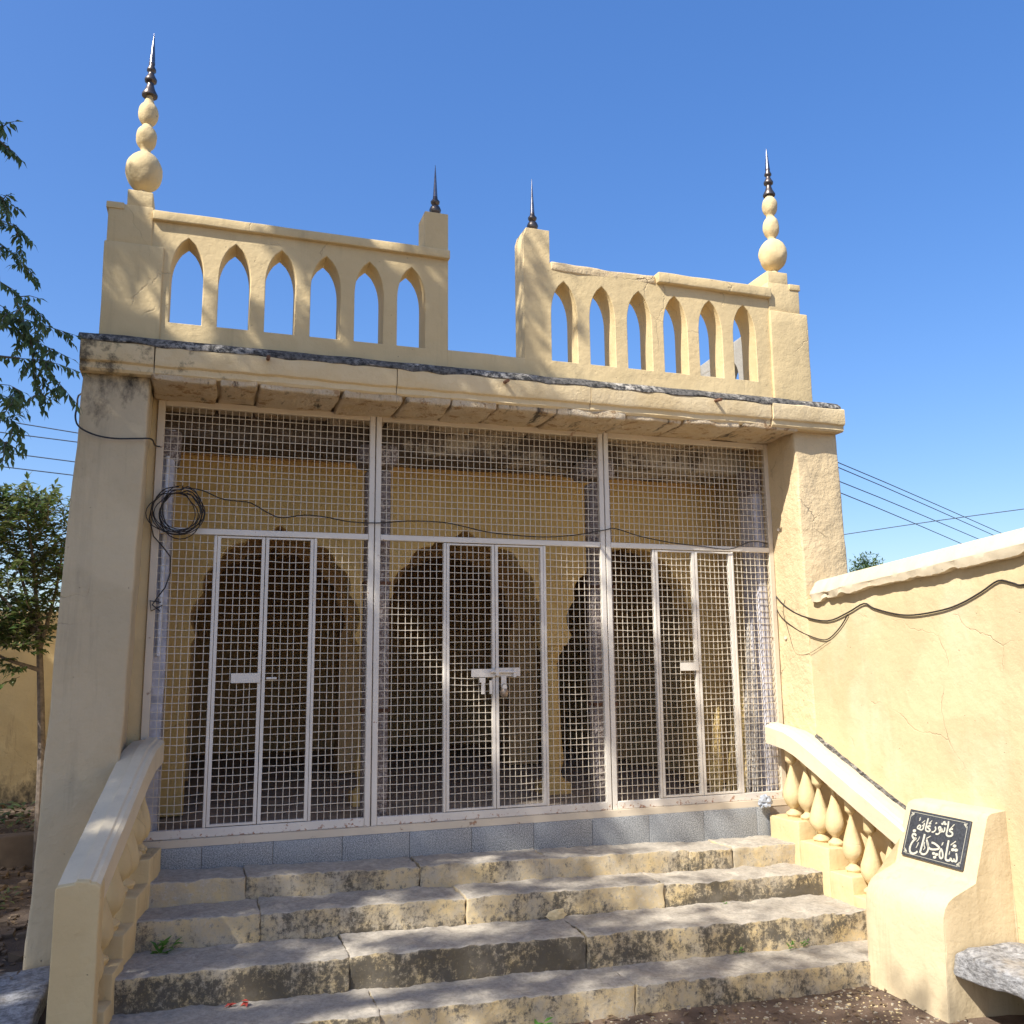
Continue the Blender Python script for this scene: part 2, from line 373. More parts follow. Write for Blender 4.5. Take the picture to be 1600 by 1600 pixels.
def rbox(name, x0, x1, y0, y1, z0, z1, mat, parent=None, **kw):
    return rough_block(name, lambda u, v, w_: (x0+(x1-x0)*u, y0+(y1-y0)*v, z0+(z1-z0)*w_), mat, parent, **kw)
def extrude_poly(name, loops, axis, a0, a1, mat, parent=None, bev=.006, smooth=35):
    """loops: outer + holes as 2D lists. axis 'y': 2D=(x,z); axis 'x': 2D=(y,z)."""
    def P(p, a): return (p[0], a, p[1]) if axis == 'y' else (a, p[0], p[1])
    flat = [p for L in loops for p in L]; n = len(flat)
    tri = tessellate_polygon([[Vector((p[0], p[1], 0)) for p in L] for L in loops])
    vs = [P(p, a0) for p in flat] + [P(p, a1) for p in flat]
    fs = [tuple(t) for t in tri] + [tuple(i+n for i in reversed(t)) for t in tri]
    o = 0
    for L in loops:
        k = len(L)
        for i in range(k): j = (i+1) % k; fs.append((o+i, o+j, o+j+n, o+i+n))
        o += k
    me = bpy.data.meshes.new(name); me.from_pydata(vs, [], fs); me.update()
    bm = bmesh.new(); bm.from_mesh(me); fix_normals(bm)
    bmesh.ops.dissolve_limit(bm, angle_limit=math.radians(1), verts=bm.verts, edges=bm.edges)
    bm.to_mesh(me); bm.free()
    ob = link(name, me, mat, parent, None, smooth)
    if bev:
        md = ob.modifiers.new('bevel', 'BEVEL'); md.width = bev; md.segments = 2; md.limit_method = 'ANGLE'; md.angle_limit = math.radians(45)
    return ob
def pointed_arch(cx, w_, z0, zs, za, n=9):
    """closed loop: jambs from z0 up to spring zs, pointed top za."""
    h = w_/2; H = za-zs
    L = [(cx-h, z0), (cx-h, zs)]
    for i in range(1, n+1):
        t = i/n; t = t+.10*math.sin(2*math.pi*t)*.5; L.append((cx-h*(1-min(1, t)**2.3)**.75, zs+H*min(1, t)))
    L[-1] = (cx, za)
    Rr = [(2*cx-x, z) for x, z in L]
    return L + list(reversed(Rr[:-1]))

# ------------------------------------------------------------------ ground
def ground_z(x, y):
    zl = -0.62 if y < 2.8 else -0.36
    zr = -0.87 - .02*max(0, min(3, x-2.5))
    t = max(0, min(1, (x+0.35)/0.5)); z = zl*(1-t)+zr*t
    if x > 7 or x < -6 or y > 12 or y < -12: return z
    return z + .018*nz((x, y, 0), 2.2, 3) + .01*nz((x, y, 0), 9, 5)
def axis_vals(a, b, fine0, fine1, st):
    v = [a, a/4, a/12]; x = fine0
    while x <= fine1: v.append(x); x += st
    return sorted(set(v+[b/12, b/4, b]))
gx = sorted(set([-600, -150, -40, -15] + [-5+.1*i for i in range(111)] + [8, 15, 40, 150, 600]))
gy = sorted(set([-600, -150, -40, -15] + [-7+.1*i for i in range(111)] + [5, 8, 15, 40, 150, 600]))
gb = MB(); gb.v = [(x, y, ground_z(x, y)) for y in gy for x in gx]; nx = len(gx)
gb.f = [(j*nx+i, j*nx+i+1, (j+1)*nx+i+1, (j+1)*nx+i) for j in range(len(gy)-1) for i in range(nx-1)]
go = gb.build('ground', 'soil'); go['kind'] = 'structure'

# ------------------------------------------------------------------ pavilion
pav = empty('gateway_pavilion', (2.5, 0, -.6), 'cream plastered arcaded pavilion with pierced parapet and spiked finials above stone steps', 'building')
def taper(x0, x1, y0, y1, z0, X0, X1, Y0, Y1, z1):
    return lambda u, v, w_: ((x0+(x1-x0)*u)*(1-w_)+(X0+(X1-X0)*u)*w_, (y0+(y1-y0)*v)*(1-w_)+(Y0+(Y1-Y0)*v)*w_, z0+(z1-z0)*w_)
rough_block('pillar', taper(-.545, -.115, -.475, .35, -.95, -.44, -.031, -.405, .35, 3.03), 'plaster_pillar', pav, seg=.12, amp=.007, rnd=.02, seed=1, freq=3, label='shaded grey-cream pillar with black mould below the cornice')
rough_block('pillar', taper(5.015, 5.47, -.46, .35, -.95, 4.995, 5.425, -.405, .35, 3.03), 'plaster_rough', pav, seg=.07, amp=.008, rnd=.018, seed=2, freq=4, fine=.003, label='sunlit pillar with coarse trowelled plaster')
# side walls, back wall, roof, floor
rbox('side_wall', -.44, -.12, .35, 6.0, -.95, 3.03, 'plaster', pav, seg=.5, amp=0)
rbox('side_wall', 5.08, 5.42, .35, 6.0, -.95, 3.03, 'plaster', pav, seg=.5, amp=0)
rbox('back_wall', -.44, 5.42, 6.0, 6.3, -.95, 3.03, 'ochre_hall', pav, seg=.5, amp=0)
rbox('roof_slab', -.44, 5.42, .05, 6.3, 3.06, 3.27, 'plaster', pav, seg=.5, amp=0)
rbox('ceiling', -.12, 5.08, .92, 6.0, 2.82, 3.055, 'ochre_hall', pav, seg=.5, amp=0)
rbox('floor', -.1, 5.1, -.045, 6.0, -.3, -.012, 'floor_in', pav, seg=.4, amp=.004, rnd=.005)
rbox('jamb_strip', -.14, .004, .0, .36, -.3, 3.02, 'plaster', pav, seg=.2, amp=.003, rnd=.01)
# soffit stones under the cornice
xs = [-.03, .40, .66, 1.22, 1.66, 2.02, 2.36, 2.84, 3.42, 3.92, 4.44, 5.0]
for i in range(len(xs)-1):
    dz = R.uniform(-.012, .012)
    rbox('soffit_stone', xs[i]+.008, xs[i+1]-.008, -.47+R.uniform(-.01, .01), .30, 2.985+dz, 3.12, 'soffit', pav, seg=.05, amp=.010, rnd=.016, seed=20+i, freq=5, fine=.004)
# beam on the columns
for i, (a, b) in enumerate([(-.03, 1.545), (1.545, 3.418), (3.418, 5.0)]):
    rbox('beam_stone', a+.006, b-.006, .32, .90, 2.80+R.uniform(-.01, .01), 3.055, 'beam', pav, seg=.12, amp=.012, rnd=.02, seed=40+i)
# columns behind the grille
for i, (cx, wd) in enumerate([(1.604, .185), (3.457, .195)]):
    c = rbox('column', cx-wd/2, cx+wd/2, .14, .27, -.02, 2.60, 'column', pav, seg=.15, amp=.004, rnd=.02, seed=50+i)
    rbox('bracket', cx-.15, cx+.15, .13, .42, 2.64, 2.81, 'column', c, seg=.08, amp=.01, rnd=.05, seed=55+i)
    for zz in (.78, 1.72):
        b = MB(); b.box(cx-wd/2-.006, cx+wd/2+.006, .134, .276, zz, zz+.025); b.build('band', 'rust', c)
for i, (a, b_, mt) in enumerate([(-.10, .13, 'whitewash'), (4.91, 5.03, 'whitewash')]):
    c = rbox('half_column', a, b_, .10, .34, -.02, 2.80, mt, pav, seg=.12, amp=.006, rnd=.015, seed=60+i)
    rbox('cap_stone', a-.02 if i else a, b_ if i else b_+.03, .09, .36, 2.56, 2.80, 'column', c, seg=.07, amp=.012, rnd=.03, seed=64+i)
# ochre arcade
def cusped(cx, h, zs, za, lobes=4):
    """right half of a multifoil arch from spring to apex, mirrored; returns left->right points"""
    cus = []
    for k in range(lobes+1):
        t = k/lobes
        ang = t*math.pi/2
        x = h*math.cos(ang)**0.85 if k < lobes else 0.0
        z = zs + (za-.10-zs)*math.sin(ang)**0.9
        cus.append((x, z))
    cus[-1] = (.16*h, za-.075)
    pts = [cus[0]]
    for (x0, z0), (x1, z1) in zip(cus, cus[1:]):
        mx, mz = (x0+x1)/2, (z0+z1)/2; dx, dz = x1-x0, z1-z0; L = math.hypot(dx, dz)
        nx_, nz_ = dz/L, -dx/L
        for i in range(1, 7):
            t = i/6; bulge = math.sin(math.pi*t)*L*.20
            pts.append((x0+dx*t+nx_*bulge, z0+dz*t+nz_*bulge))
    pts += [(.10*h, za-.055), (.05*h, za-.025), (0, za)]
    left = [(cx-x, z) for x, z in pts]; right = [(cx+x, z) for x, z in reversed(pts[:-1])]
    return left, right
def arcade(name, y0, y1, x0, x1, arches, ztop, mat, jamb=.0):
    loop = [(x0, ztop), (x0, 0.02)]
    for cx, h, zs, za in arches:
        L, Rr = cusped(cx, h, zs, za)
        loop += [(cx-h-jamb, .02), (cx-h-jamb, zs-.03), (cx-h-.01, zs-.01)] + L + Rr + [(cx+h+.01, zs-.01), (cx+h+jamb, zs-.03), (cx+h+jamb, .02)]
    loop += [(x1, .02), (x1, ztop)]
    return loop
# the arcade wall stands above slim baluster columns: wall part from z 1.30 upward
AR = [(.94, .62, 1.36, 2.27), (2.53, .68, 1.36, 2.29), (4.12, .60, 1.36, 2.23)]
loop = [(-.12, 2.82), (-.12, 0.0), (.285, 0.0), (.285, 1.30)]
for i, (cx, h, zs, za) in enumerate(AR):
    L, Rr = cusped(cx, h, zs, za); loop += L + Rr
    if i < 2:
        nx0 = AR[i+1][0]-AR[i+1][1]; e = cx+h
        mid = (e+nx0)/2
        loop += [(mid-.10, 1.27), (mid+.10, 1.27)]
loop += [(4.75, 1.30), (4.75, 0.0), (5.08, 0.0), (5.08, 2.82)]
extrude_poly('arcade_wall', [loop], 'y', .98, 1.24, 'ochre', pav, .008)
for i in range(2):
    mid = (AR[i][0]+AR[i][1] + AR[i+1][0]-AR[i+1][1])/2
    b = MB(); b.lathe([(.115, -.01), (.115, .10), (.085, .12), (.07, .17), (.095, .24), (.10, .30), (.085, .42), (.075, .70), (.062, 1.02), (.055, 1.12), (.075, 1.14), (.06, 1.17), (.085, 1.20), (.115, 1.24), (.115, 1.285)], (mid, 1.11, 0), 20)
    c = b.build('arcade_column', 'ochre', pav)
    b = MB(); b.box(mid-.125, mid+.125, .985, 1.235, -.01, .085); b.build('column_base', 'ochre', c)
# inner arcade further back in the hall
loop = [(-.12, 2.82), (-.12, 0.0), (.30, 0.0), (.30, 1.40)]
AR2 = [(1.05, .72, 1.42, 2.35), (2.95, .72, 1.42, 2.35), (4.45, .45, 1.42, 2.25)]
for i, (cx, h, zs, za) in enumerate(AR2):
    L, Rr = cusped(cx, h, zs, za)
    loop += [(cx-h, 0.0)] if i else []
    loop += L + Rr + [(cx+h, 0.0)]
loop += [(5.08, 0.0), (5.08, 2.82)]
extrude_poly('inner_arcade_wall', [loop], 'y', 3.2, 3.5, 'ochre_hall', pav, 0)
# cornice
prof = [(-.02, 3.30), (-.02, 3.02), (-.47, 3.02), (-.485, 3.035), (-.485, 3.072), (-.505, 3.082), (-.512, 3.10), (-.512, 3.205), (-.50, 3.215), (-.36, 3.23), (-.30, 3.30)]
def cornice_block(x0, x1, seed, tilt=0):
    n = max(2, int((x1-x0)/.06)); bm = bmesh.new(); rows = []
    for i in range(n+1):
        x = x0+(x1-x0)*i/n
        row = []
        for k, (y, z) in enumerate(prof):
            a = .006 if 2 < k < 9 else 0
            row.append(bm.verts.new((x, y+a*nz((x, y, z), 7, seed)+tilt, z+a*1.2*nz((x, z, y), 6, seed+4))))
        rows.append(row)
    k = len(prof)
    for i in range(n):
        for j in range(k): bm.faces.new((rows[i][j], rows[i][(j+1) % k], rows[i+1][(j+1) % k], rows[i+1][j]))
    bm.faces.new(rows[0]); bm.faces.new(list(reversed(rows[-1])))
    fix_normals(bm); me = bpy.data.meshes.new('cornice_block'); bm.to_mesh(me); bm.free()
    return link('cornice_block', me, 'cornice', pav, None, 30)
for i, (a, b_) in enumerate([(-.455, -.012), (-.004, 1.60), (1.606, 3.10), (3.106, 4.712), (4.724, 5.425)]):
    cornice_block(a, b_, 70+i, -.012 if i == 4 else 0)
# black crust on top of the cornice
bm = bmesh.new(); rows = []; n = 200
cp = [(-.5135, 3.204), (-.517, 3.210), (-.513, 3.226), (-.500, 3.246), (-.465, 3.272), (-.41, 3.292), (-.35, 3.302), (-.35, 3.25)]
for i in range(n+1):
    x = -.47+(5.405+.47)*i/n; row = []
    for k, (y, z) in enumerate(cp):
        f = 0 if k == 7 else 1
        row.append(bm.verts.new((x, y+f*.003*nz((x, y, z), 12, 1), z+f*.007*nz((x, y, z), 4, 2)+(.018*nz((x, 0, 0), 8, 6) if k < 2 else 0))))
    rows.append(row)
for i in range(n):
    for j in range(len(cp)-1): bm.faces.new((rows[i][j], rows[i][j+1], rows[i+1][j+1], rows[i+1][j]))
bm.faces.new(rows[0]); bm.faces.new(list(reversed(rows[-1]))); fix_normals(bm)
me = bpy.data.meshes.new('cornice_crust'); bm.to_mesh(me); bm.free(); link('cornice_crust', me, 'crust', pav, None, 40, 'black lichen crust along the top of the cornice')
# drain spouts
for x, z in [(.712, 3.189), (2.409, 3.179), (4.191, 3.185)]:
    b = MB(); b.tube([(x, -.48, z+.005), (x-.004, -.60, z-.012)], .013, 10); b.build('drain_spout', 'rust', pav)
# ---- parapet
YF, YB = -.375, -.160
def parapet(name, x0, x1, zt, arches, post, sill0=3.24):
    outer = [(x0, sill0), (x1, sill0)]
    if post[0] == 'R': outer += [(x1, post[2]), (post[1], post[2]), (post[1], zt), (x0, zt)]
    else: outer += [(x1, zt), (post[1], zt), (post[1], post[2]), (x0+.02, post[2]), (x0, post[2]-.07)]
    return extrude_poly(name, [outer]+arches, 'y', YF, YB, 'plaster', pav, .005)
la = [pointed_arch(.163+.3135*i,   .212, 3.43, 3.775, 4.05) for i in range(6)]
parapet('parapet_panel', -.10, 2.012, 4.20, la, ('R', 1.83, 4.515))
ra = [pointed_arch(2.952+.3265*i, .218, 3.435, 3.80, 4.095) for i in range(6)]
parapet('parapet_panel', 2.62, 4.86, 4.235, ra, ('L', 2.838, 4.505))
rbox('parapet_curb', 2.005, 2.63, YF+.003, YB, 3.24, 3.435, 'plaster', pav, seg=.1, amp=.004, rnd=.01)
rbox('coping_strip', -.074, 2.018, YF-.035, YB+.02, 4.143, 4.212, 'plaster', pav, seg=.1, amp=.003, rnd=.008, seed=5)
rbox('coping_strip', 3.768, 4.85, YF-.045, YB+.02, 4.180, 4.268, 'plaster', pav, seg=.08, amp=.004, rnd=.01, seed=6)
rbox('broken_coping', 2.85, 3.762, YF-.004, YB+.01, 4.17, 4.245, 'plaster_rough', pav, seg=.05, amp=.009, rnd=.015, seed=8, fine=.003)
# corner piers
def pier(x0, x1, zl, xu0, xu1, zu, xs0, xs1, zs_, yf, seed, side):
    p = rbox('corner_pier', x0, x1, yf, -.02, 3.24, zl, 'plaster', pav, seg=.1, amp=.004, rnd=.010, seed=seed)
    rbox('pier_block', xu0, xu1, yf+.012, -.03, zl-.01, zu, 'plaster', p, seg=.1, amp=.003, rnd=.008, seed=seed+1)
    rbox('pier_top', xs0, xs1, yf+.012+.002, -.05, zu-.01, zs_, 'plaster', p, seg=.1, amp=.003, rnd=.008, seed=seed+2)
    if side < 0: rbox('pier_moulding', xu0-.012, xu0+.10, yf+.004, -.04, zu-.045, zu+.003, 'plaster', p, seg=.1, amp=.002, rnd=.006)
    else: rbox('pier_moulding', xu1-.10, xu1+.012, yf+.004, -.04, zu-.05, zu+.003, 'plaster', p, seg=.1, amp=.002, rnd=.006)
pier(-.365, .008, 3.955, -.356, -.072, 4.235, -.242, -.079, 4.345, -.395, 80, -1)
pier(4.835, 5.215, 4.075, 4.838, 5.150, 4.335, 4.848, 5.045, 4.44, -.395, 90, 1)
# finials
def finial(x, y, z0, zb, rb, z2, z3, zd, zt, lean, sname):
    """z0 base, zb ball centre, z2/z3 upper bead centres, zd metal base, zt tip"""
    pf = [(.055, z0-.05), (.06, z0)]
    def bead(zc, r, hh, k=12):
        return [(r*math.sqrt(max(0, 1-((t)*(1))**2)) if abs(t) < 1 else 0.0, zc+hh*t) for t in [-1+2*i/k for i in range(k+1)]]
    for zc, r, hh in ((zb, rb, (z2-zb)*.57), (z2, .070, (z3-z2)*.53), (z3, .067, .095)):
        for r_, z_ in bead(zc, r, hh):
            if z_ > pf[-1][1]+.004: pf.append((max(r_, .032), z_))
    pf.append((.02, zd-.01)); pf.append((.02, zd+.05))
    b = MB(); b.lathe([(r_, z_-z0) for r_, z_ in pf], (x, y, z0), 32, lean, .10)
    f = b.build('finial', 'plaster', pav, smooth=60)
    H = zt-zd
    pr = [(.052, 0), (.054, .012), (.034, .05), (.024, .085), (.024, .10), (.040, .112), (.042, .13), (.030, .15), (.020, .175), (.020, .185), (.031, .195), (.031, .208), (.018, .235), (.021, .25), (.020, .26)]
    sk = (zd-z0)
    b = MB(); o = (x+lean[0]*sk, y+lean[1]*sk, zd); b.lathe(pr, o, 20, lean); b.build('spike_base', 'spike_ring', f, smooth=50)
    b = MB(); b.lathe([(.021, .255), (.014, .255+(H-.255)*.4), (.0015, H)], o, 14, lean); b.build('spike', 'spike', f, smooth=50)
finial(-.155, -.30, 4.34, 4.525, .120, 4.785, 4.965, 5.105, 5.60, (.012, 0), 'l')
finial(4.965, -.30, 4.43, 4.625, .122, 4.885, 5.085, 5.185, 5.64, (0, 0), 'r')
for x, zb, zt in ((1.935, 4.512, 4.965), (2.735, 4.502, 4.985)):
    b = MB(); b.lathe([(.045, -.01), (.048, .012), (.03, .035), (.040, .05), (.046, .075), (.036, .10), (.022, .115), (.034, .13), (.036, .145), (.020, .165), (.017, .19)], (x, -.27, zb), 18)
    f = b.build('post_spike', 'spike_ring', pav, smooth=50)
    b = MB(); b.lathe([(.018, .185), (.011, .30), (.0015, zt-zb)], (x, -.27, zb), 14); b.build('spike', 'spike', f, smooth=50)
# weathered side parapets running back along the roof
for xa, xb in ((-.36, -.16), (5.0, 5.19)):
    ar = [pointed_arch(.55+.62*i, .34, 3.50, 3.72, 3.95) for i in range(5)]
    extrude_poly('side_parapet', [[(-.02, 3.25), (4.0, 3.25), (4.0, 3.95), (2.2, 3.98), (-.02, 4.12)]]+ar, 'x', xa, xb, 'old_parapet', pav, .01)
# small iron hinge pins on the right pillar
for p_ in ((5.001, -.066, 2.23), (5.001, -.078, 1.314)):
    b = MB(); b.tube([(p_[0]+.05, p_[1], p_[2]), (p_[0]-.01, p_[1]-.05, p_[2]-.005)], .013, 8); b.build('hinge_pin', 'frame_cream', pav)

# ------------------------------------------------------------------ grille screen with gates
gs = empty('grille_screen', (2.5, 0, 0), 'white painted steel mesh screen with three pairs of barred gates', 'gate')
def bar(name, x0, x1, z0, z1, mat='frame', parent=gs, y0=-.02, y1=.02, seed=0):
    b = MB(); b.box(x0, x1, y0, y1, z0, z1); o = b.build(name, mat, parent)
    md = o.modifiers.new('bevel', 'BEVEL'); md.width = .004; md.segments = 2; md.limit_method = 'ANGLE'; return o
bar('frame_post', .005, .055, .0, 3.0, 'frame_cream'); bar('frame_post', 4.955, 5.0, 0, 2.995, 'frame_cream')
X1, X2 = 1.545, 3.418
for i, (a, b_) in enumerate([(.056, X1-.046), (X1+.046, X2-.046), (X2+.046, 4.954)]):
    bar('top_rail', a, b_, 2.945, 2.992, 'frame_cream')
    bar('bottom_rail', a, b_, .004, .062)
    bar('mid_rail', a, b_, 2.037, 2.08)
for X in (X1, X2):
    bar('mullion', X-.045, X-.004, .002, 2.996); bar('mullion', X+.004, X+.045, .002, 2.996)
def wire_mesh(parent, x0, x1, z0, z1, dx, dz, yv, yh, seed, r=.0022):
    rr = random.Random(seed); b = MB()
    nxw = max(1, round((x1-x0)/dx)); nzw = max(1, round((z1-z0)/dz))
    def strip(pts, ax):
        o = len(b.v)
        for p in pts:
            for s1, s2 in ((-1, -1), (1, -1), (1, 1), (-1, 1)):
                b.v.append((p[0]+s1*r, p[1]+s2*r, p[2]) if ax == 'z' else (p[0], p[1]+s1*r, p[2]+s2*r))
        for i in range(len(pts)-1):
            for j in range(4): b.f.append((o+i*4+j, o+i*4+(j+1) % 4, o+(i+1)*4+(j+1) % 4, o+(i+1)*4+j))
    for i in range(1, nxw):
        x = x0+(x1-x0)*i/nxw+rr.uniform(-.002, .002); k = max(2, int((z1-z0)/.25)); l = rr.uniform(-.005, .005)
        strip([(x+l*math.sin(3*j/k)+rr.uniform(-.0014, .0014), yv, z0+(z1-z0)*j/k) for j in range(k+1)], 'z')
    for i in range(1, nzw):
        z = z0+(z1-z0)*i/nzw+rr.uniform(-.002, .002); k = max(2, int((x1-x0)/.16)); l = rr.uniform(-.008, .004)
        strip([(x0+(x1-x0)*j/k, yh, z+l*math.sin(math.pi*j/k)+rr.uniform(-.0016, .0016)) for j in range(k+1)], 'x')
    o = b.build('wire_mesh', 'wire', parent, 'stuff', 0); return o
GB = [(.441, .767, 1.104), (2.096, 2.479, 2.876), (3.859, 4.223, 4.573)]
bays = [(.055, X1-.045), (X1+.045, X2-.045), (X2+.045, 4.955)]
for i, ((a, b_), (g0, gm, g1)) in enumerate(zip(bays, GB)):
    wire_mesh(gs, a, b_, 2.085, 2.945, .0455, .0535, .004, -.004, 100+i)
    wire_mesh(gs, a, g0-.024, .062, 2.035, .046, .0545, .004, -.004, 110+i)
    wire_mesh(gs, g1+.024, b_, .062, 2.035, .046, .0545, .004, -.004, 120+i)
    bar('gate_jamb', g0-.024, g0-.003, .064, 2.033); bar('gate_jamb', g1+.003, g1+.024, .064, 2.033)
    for s, (x0, x1) in enumerate(((g0, gm-.003), (gm+.003, g1))):
        f = MB(); f.box(x0, x0+.022, -.019, .018, .068, 2.03); f.box(x1-.022, x1, -.019, .018, .068, 2.03)
        f.box(x0+.0225, x1-.0225, -.018, .017, .068, .082); f.box(x0+.0225, x1-.0225, -.018, .017, 2.018, 2.03)
        leaf = f.build('gate_leaf', 'frame', gs)
        wire_mesh(leaf, x0+.022, x1-.022, .082, 2.018, .0455, .053, .004, -.004, 130+i*2+s)
        # latch plate
        if i == 0 and s == 0: pl = (x1-.20, x1-.005, 1.012, 1.078)
        elif i == 1: pl = (x1-.19, x1-.004, 1.025, 1.085) if s == 0 else (x0+.004, x0+.19, 1.028, 1.092)
        elif i == 2 and s == 0: pl = (x1-.17, x1-.004, 1.05, 1.115)
        else: pl = None
        if pl:
            b = MB(); b.box(pl[0], pl[1], -.03, -.021, pl[2], pl[3]); b.build('latch_plate', 'frame', leaf)
        if i == 0 and s == 1:
            b = MB(); b.tube([(x0+.03, -.025, 1.04), (x0+.10, -.025, 1.04)], .008, 8); b.build('bolt', 'frame', leaf)
        if i == 1 and s == 1:
            b = MB(); b.tube([(x0-.05, -.045, 1.065), (x0+.15, -.045, 1.06)], .010, 8); b.box(x0+.13, x0+.15, -.052, -.03, 1.02, 1.09); b.box(x0-.012, x0+.012, -.055, -.03, 1.035, 1.09)
            b.build('bolt', 'frame', leaf)
            b = MB(); b.box(x0+.035, x0+.075, -.042, -.031, .93, 1.03); b.tube([(x0+.055, -.06, .95), (x0+.055, -.03, .95)], .02, 10); b.build('hasp', 'frame', leaf)
        if i == 1 and s == 0:
            b = MB(); b.box(x1-.13, x1-.085, -.040, -.030, .985, 1.02); b.box(x1-.115, x1-.09, -.040, -.030, .90, .985); b.build('hasp', 'frame', leaf)
            b = MB(); b.box(x1-.05, x1-.03, -.036, -.028, .90, 1.0); b.build('staple', 'frame', leaf)
# cement bed under the screen
b = MB(); b.box(.0, 5.0, -.05, .03, -.046, .003); b.build('bed_strip', 'frame_cream', gs)
# padlock
pk = empty('padlock', (2.53, -.055, .9), 'small worn padlock hanging on the middle gate bolt', 'padlock')
b = MB(); b.lathe([(.004, -.002), (.022, .004), (.030, .020), (.031, .042), (.024, .06), (.006, .064)], (2.535, -.055, .875), 16); b.build('lock_body', 'lock', pk)
b = MB(); b.tube([(2.535+.018*math.cos(a), -.055, .935+.035*math.sin(a)) for a in [math.pi*i/10 for i in range(11)]], .005, 6); b.build('shackle', 'spike', pk)

# ------------------------------------------------------------------ staircase
st = empty('staircase', (2.4, -.9, -.87), 'four worn stone steps with mouldy risers below the mesh gates', 'stairs')
def tilt(x): return -.022*(x-2.5)
TZ = [-.225, -.365, -.53, -.705, -.90]; NY = [-.40, -.74, -1.195, -1.57]
JT = [[-.02, .687, 1.818, 2.75, 3.848, 4.216, 4.80], [-.06, .765, 2.042, 3.459, 4.80], [-.12, 1.228, 2.681, 4.80], [-.16, 1.334, 2.822, 4.80]]
for k in range(4):
    back = (-.05 if k == 0 else NY[k-1]) + .10
    for i in range(len(JT[k])-1):
        a, b_ = JT[k][i]+.0008, JT[k][i+1]-.0008; dy = R.uniform(-.018, .018); dz = R.uniform(-.008, .008)
        rough_block('step_stone', lambda u, v, w_, a=a, b_=b_, dy=dy, dz=dz, k=k, back=back: (a+(b_-a)*u, (NY[k]+dy)*(1-v)+back*v, (TZ[k+1]-.04)*(1-w_)+(TZ[k]+dz)*w_+tilt(a+(b_-a)*u)),
                    'step', st, seg=.034, amp=.008, rnd=.011, seed=200+k*10+i, freq=7, fine=.009)
tx = [.10, .421, .878, 1.343, 1.817, 2.275, 2.753, 3.226, 3.704, 4.185, 4.669, 4.80]
for i in range(len(tx)-1):
    a, b_ = tx[i]+.0015, tx[i+1]-.0015
    rough_block('granite_tile', lambda u, v, w_, a=a, b_=b_: (a+(b_-a)*u, -.062+.016*v, (-.24+tilt(a+(b_-a)*u))*(1-w_)+(-.047)*w_), 'granite', st, seg=.3, amp=0, rnd=.002)

# ------------------------------------------------------------------ balustrades
def balustrade(name, label, o, d, n, width, zt, posts, blocks, bals, bw):
    """o inner corner at gate, d direction down the stairs, n outward"""
    root = empty(name, (o[0]+d[0]*.7, o[1]+d[1]*.7, -.6), label, 'balustrade', 'balustrades beside the steps')
    d = Vector((d[0], d[1], 0)); n = Vector((n[0], n[1], 0)); o = Vector((o[0], o[1], 0))
    P = lambda s, w_, z: o + d*s + n*w_ + Vector((0, 0, z))
    # handrail: cross-section swept along a kinked path
    end = posts
    path = [(-.02, zt), (.22, zt-.03), (.34, zt-.065), (.55, zt-.155), (end-.45, zt-.155-.452*(end-1.0)), (end, zt-.155-.452*(end-.55))]
    th = .158
    sec = [(0, -th), (0, -.028), (.022, -.012), (.042, -.010), (.052, 0.0), (width*.55, .004), (width*.58, -.010), (width, -.020), (width, -th)]
    fine = []
    for (s0, z0), (s1, z1) in zip(path, path[1:]):
        k = max(1, int((s1-s0)/.06))
        fine += [(s0+(s1-s0)*i/k, z0+(z1-z0)*i/k) for i in range(k)]
    fine.append(path[-1])
    bm = bmesh.new(); rows = []
    for s, z in fine:
        rows.append([bm.verts.new(P(s, wv + .003*nz((s, wv, z), 8, 2), z+zz + .003*nz((s, wv, zz), 9, 7))) for wv, zz in sec])
    kk = len(sec)
    for i in range(len(rows)-1):
        for j in range(kk): bm.faces.new((rows[i][j], rows[i][(j+1) % kk], rows[i+1][(j+1) % kk], rows[i+1][j]))
    bm.faces.new(rows[0]); bm.faces.new(list(reversed(rows[-1]))); fix_normals(bm)
    me = bpy.data.meshes.new('handrail'); bm.to_mesh(me); bm.free(); link('handrail', me, 'plaster_rail', root, None, 25)
    def rail_z(s):
        for (s0, z0), (s1, z1) in zip(path, path[1:]):
            if s <= s1: return z0+(z1-z0)*(s-s0)/(s1-s0)
        return path[-1][1]
    for i, (s0, s1, z, zb) in enumerate(blocks):
        rough_block('plinth_block', lambda u, v, w_, s0=s0, s1=s1, z=z, zb=zb: P(s0+.002+(s1-s0-.004)*u, -.02+(bw+.02)*v, zb+(z-zb)*w_), 'plaster', root, seg=.07, amp=.005, rnd=.010, seed=300+i, fine=.002)
    for s, zb in bals:
        top = rail_z(s)-th+.03; H = top-zb
        pr = [(.050, -.005), (.051, .012), (.060, .020), (.059, .032), (.036, .048), (.025, .060), (.028, .072), (.054, .096), (.071, .132), (.076, .162), (.072, .198), (.058, .245), (.040, .298), (.024, .348), (.0125, .385), (.012, .395), (.024, .412), (.042, .428), (.043, .440), (.043, 1.0)]
        f = min(1.0, (H-.045)/.43)
        pr2 = [(r_, (z_*f if z_ < .9 else H)) for r_, z_ in pr]
        c = P(s, width*.48, zb)
        b = MB(); jr = random.Random(int(s*1000)+int(width*999)); ks = jr.uniform(.93, 1.06); b.lathe([(r_*ks, z_) for r_, z_ in pr2], tuple(c), 24, (jr.uniform(-.02, .02), jr.uniform(-.02, .02)), .10); b.build('baluster', 'plaster', root, smooth=50)
    return root, P
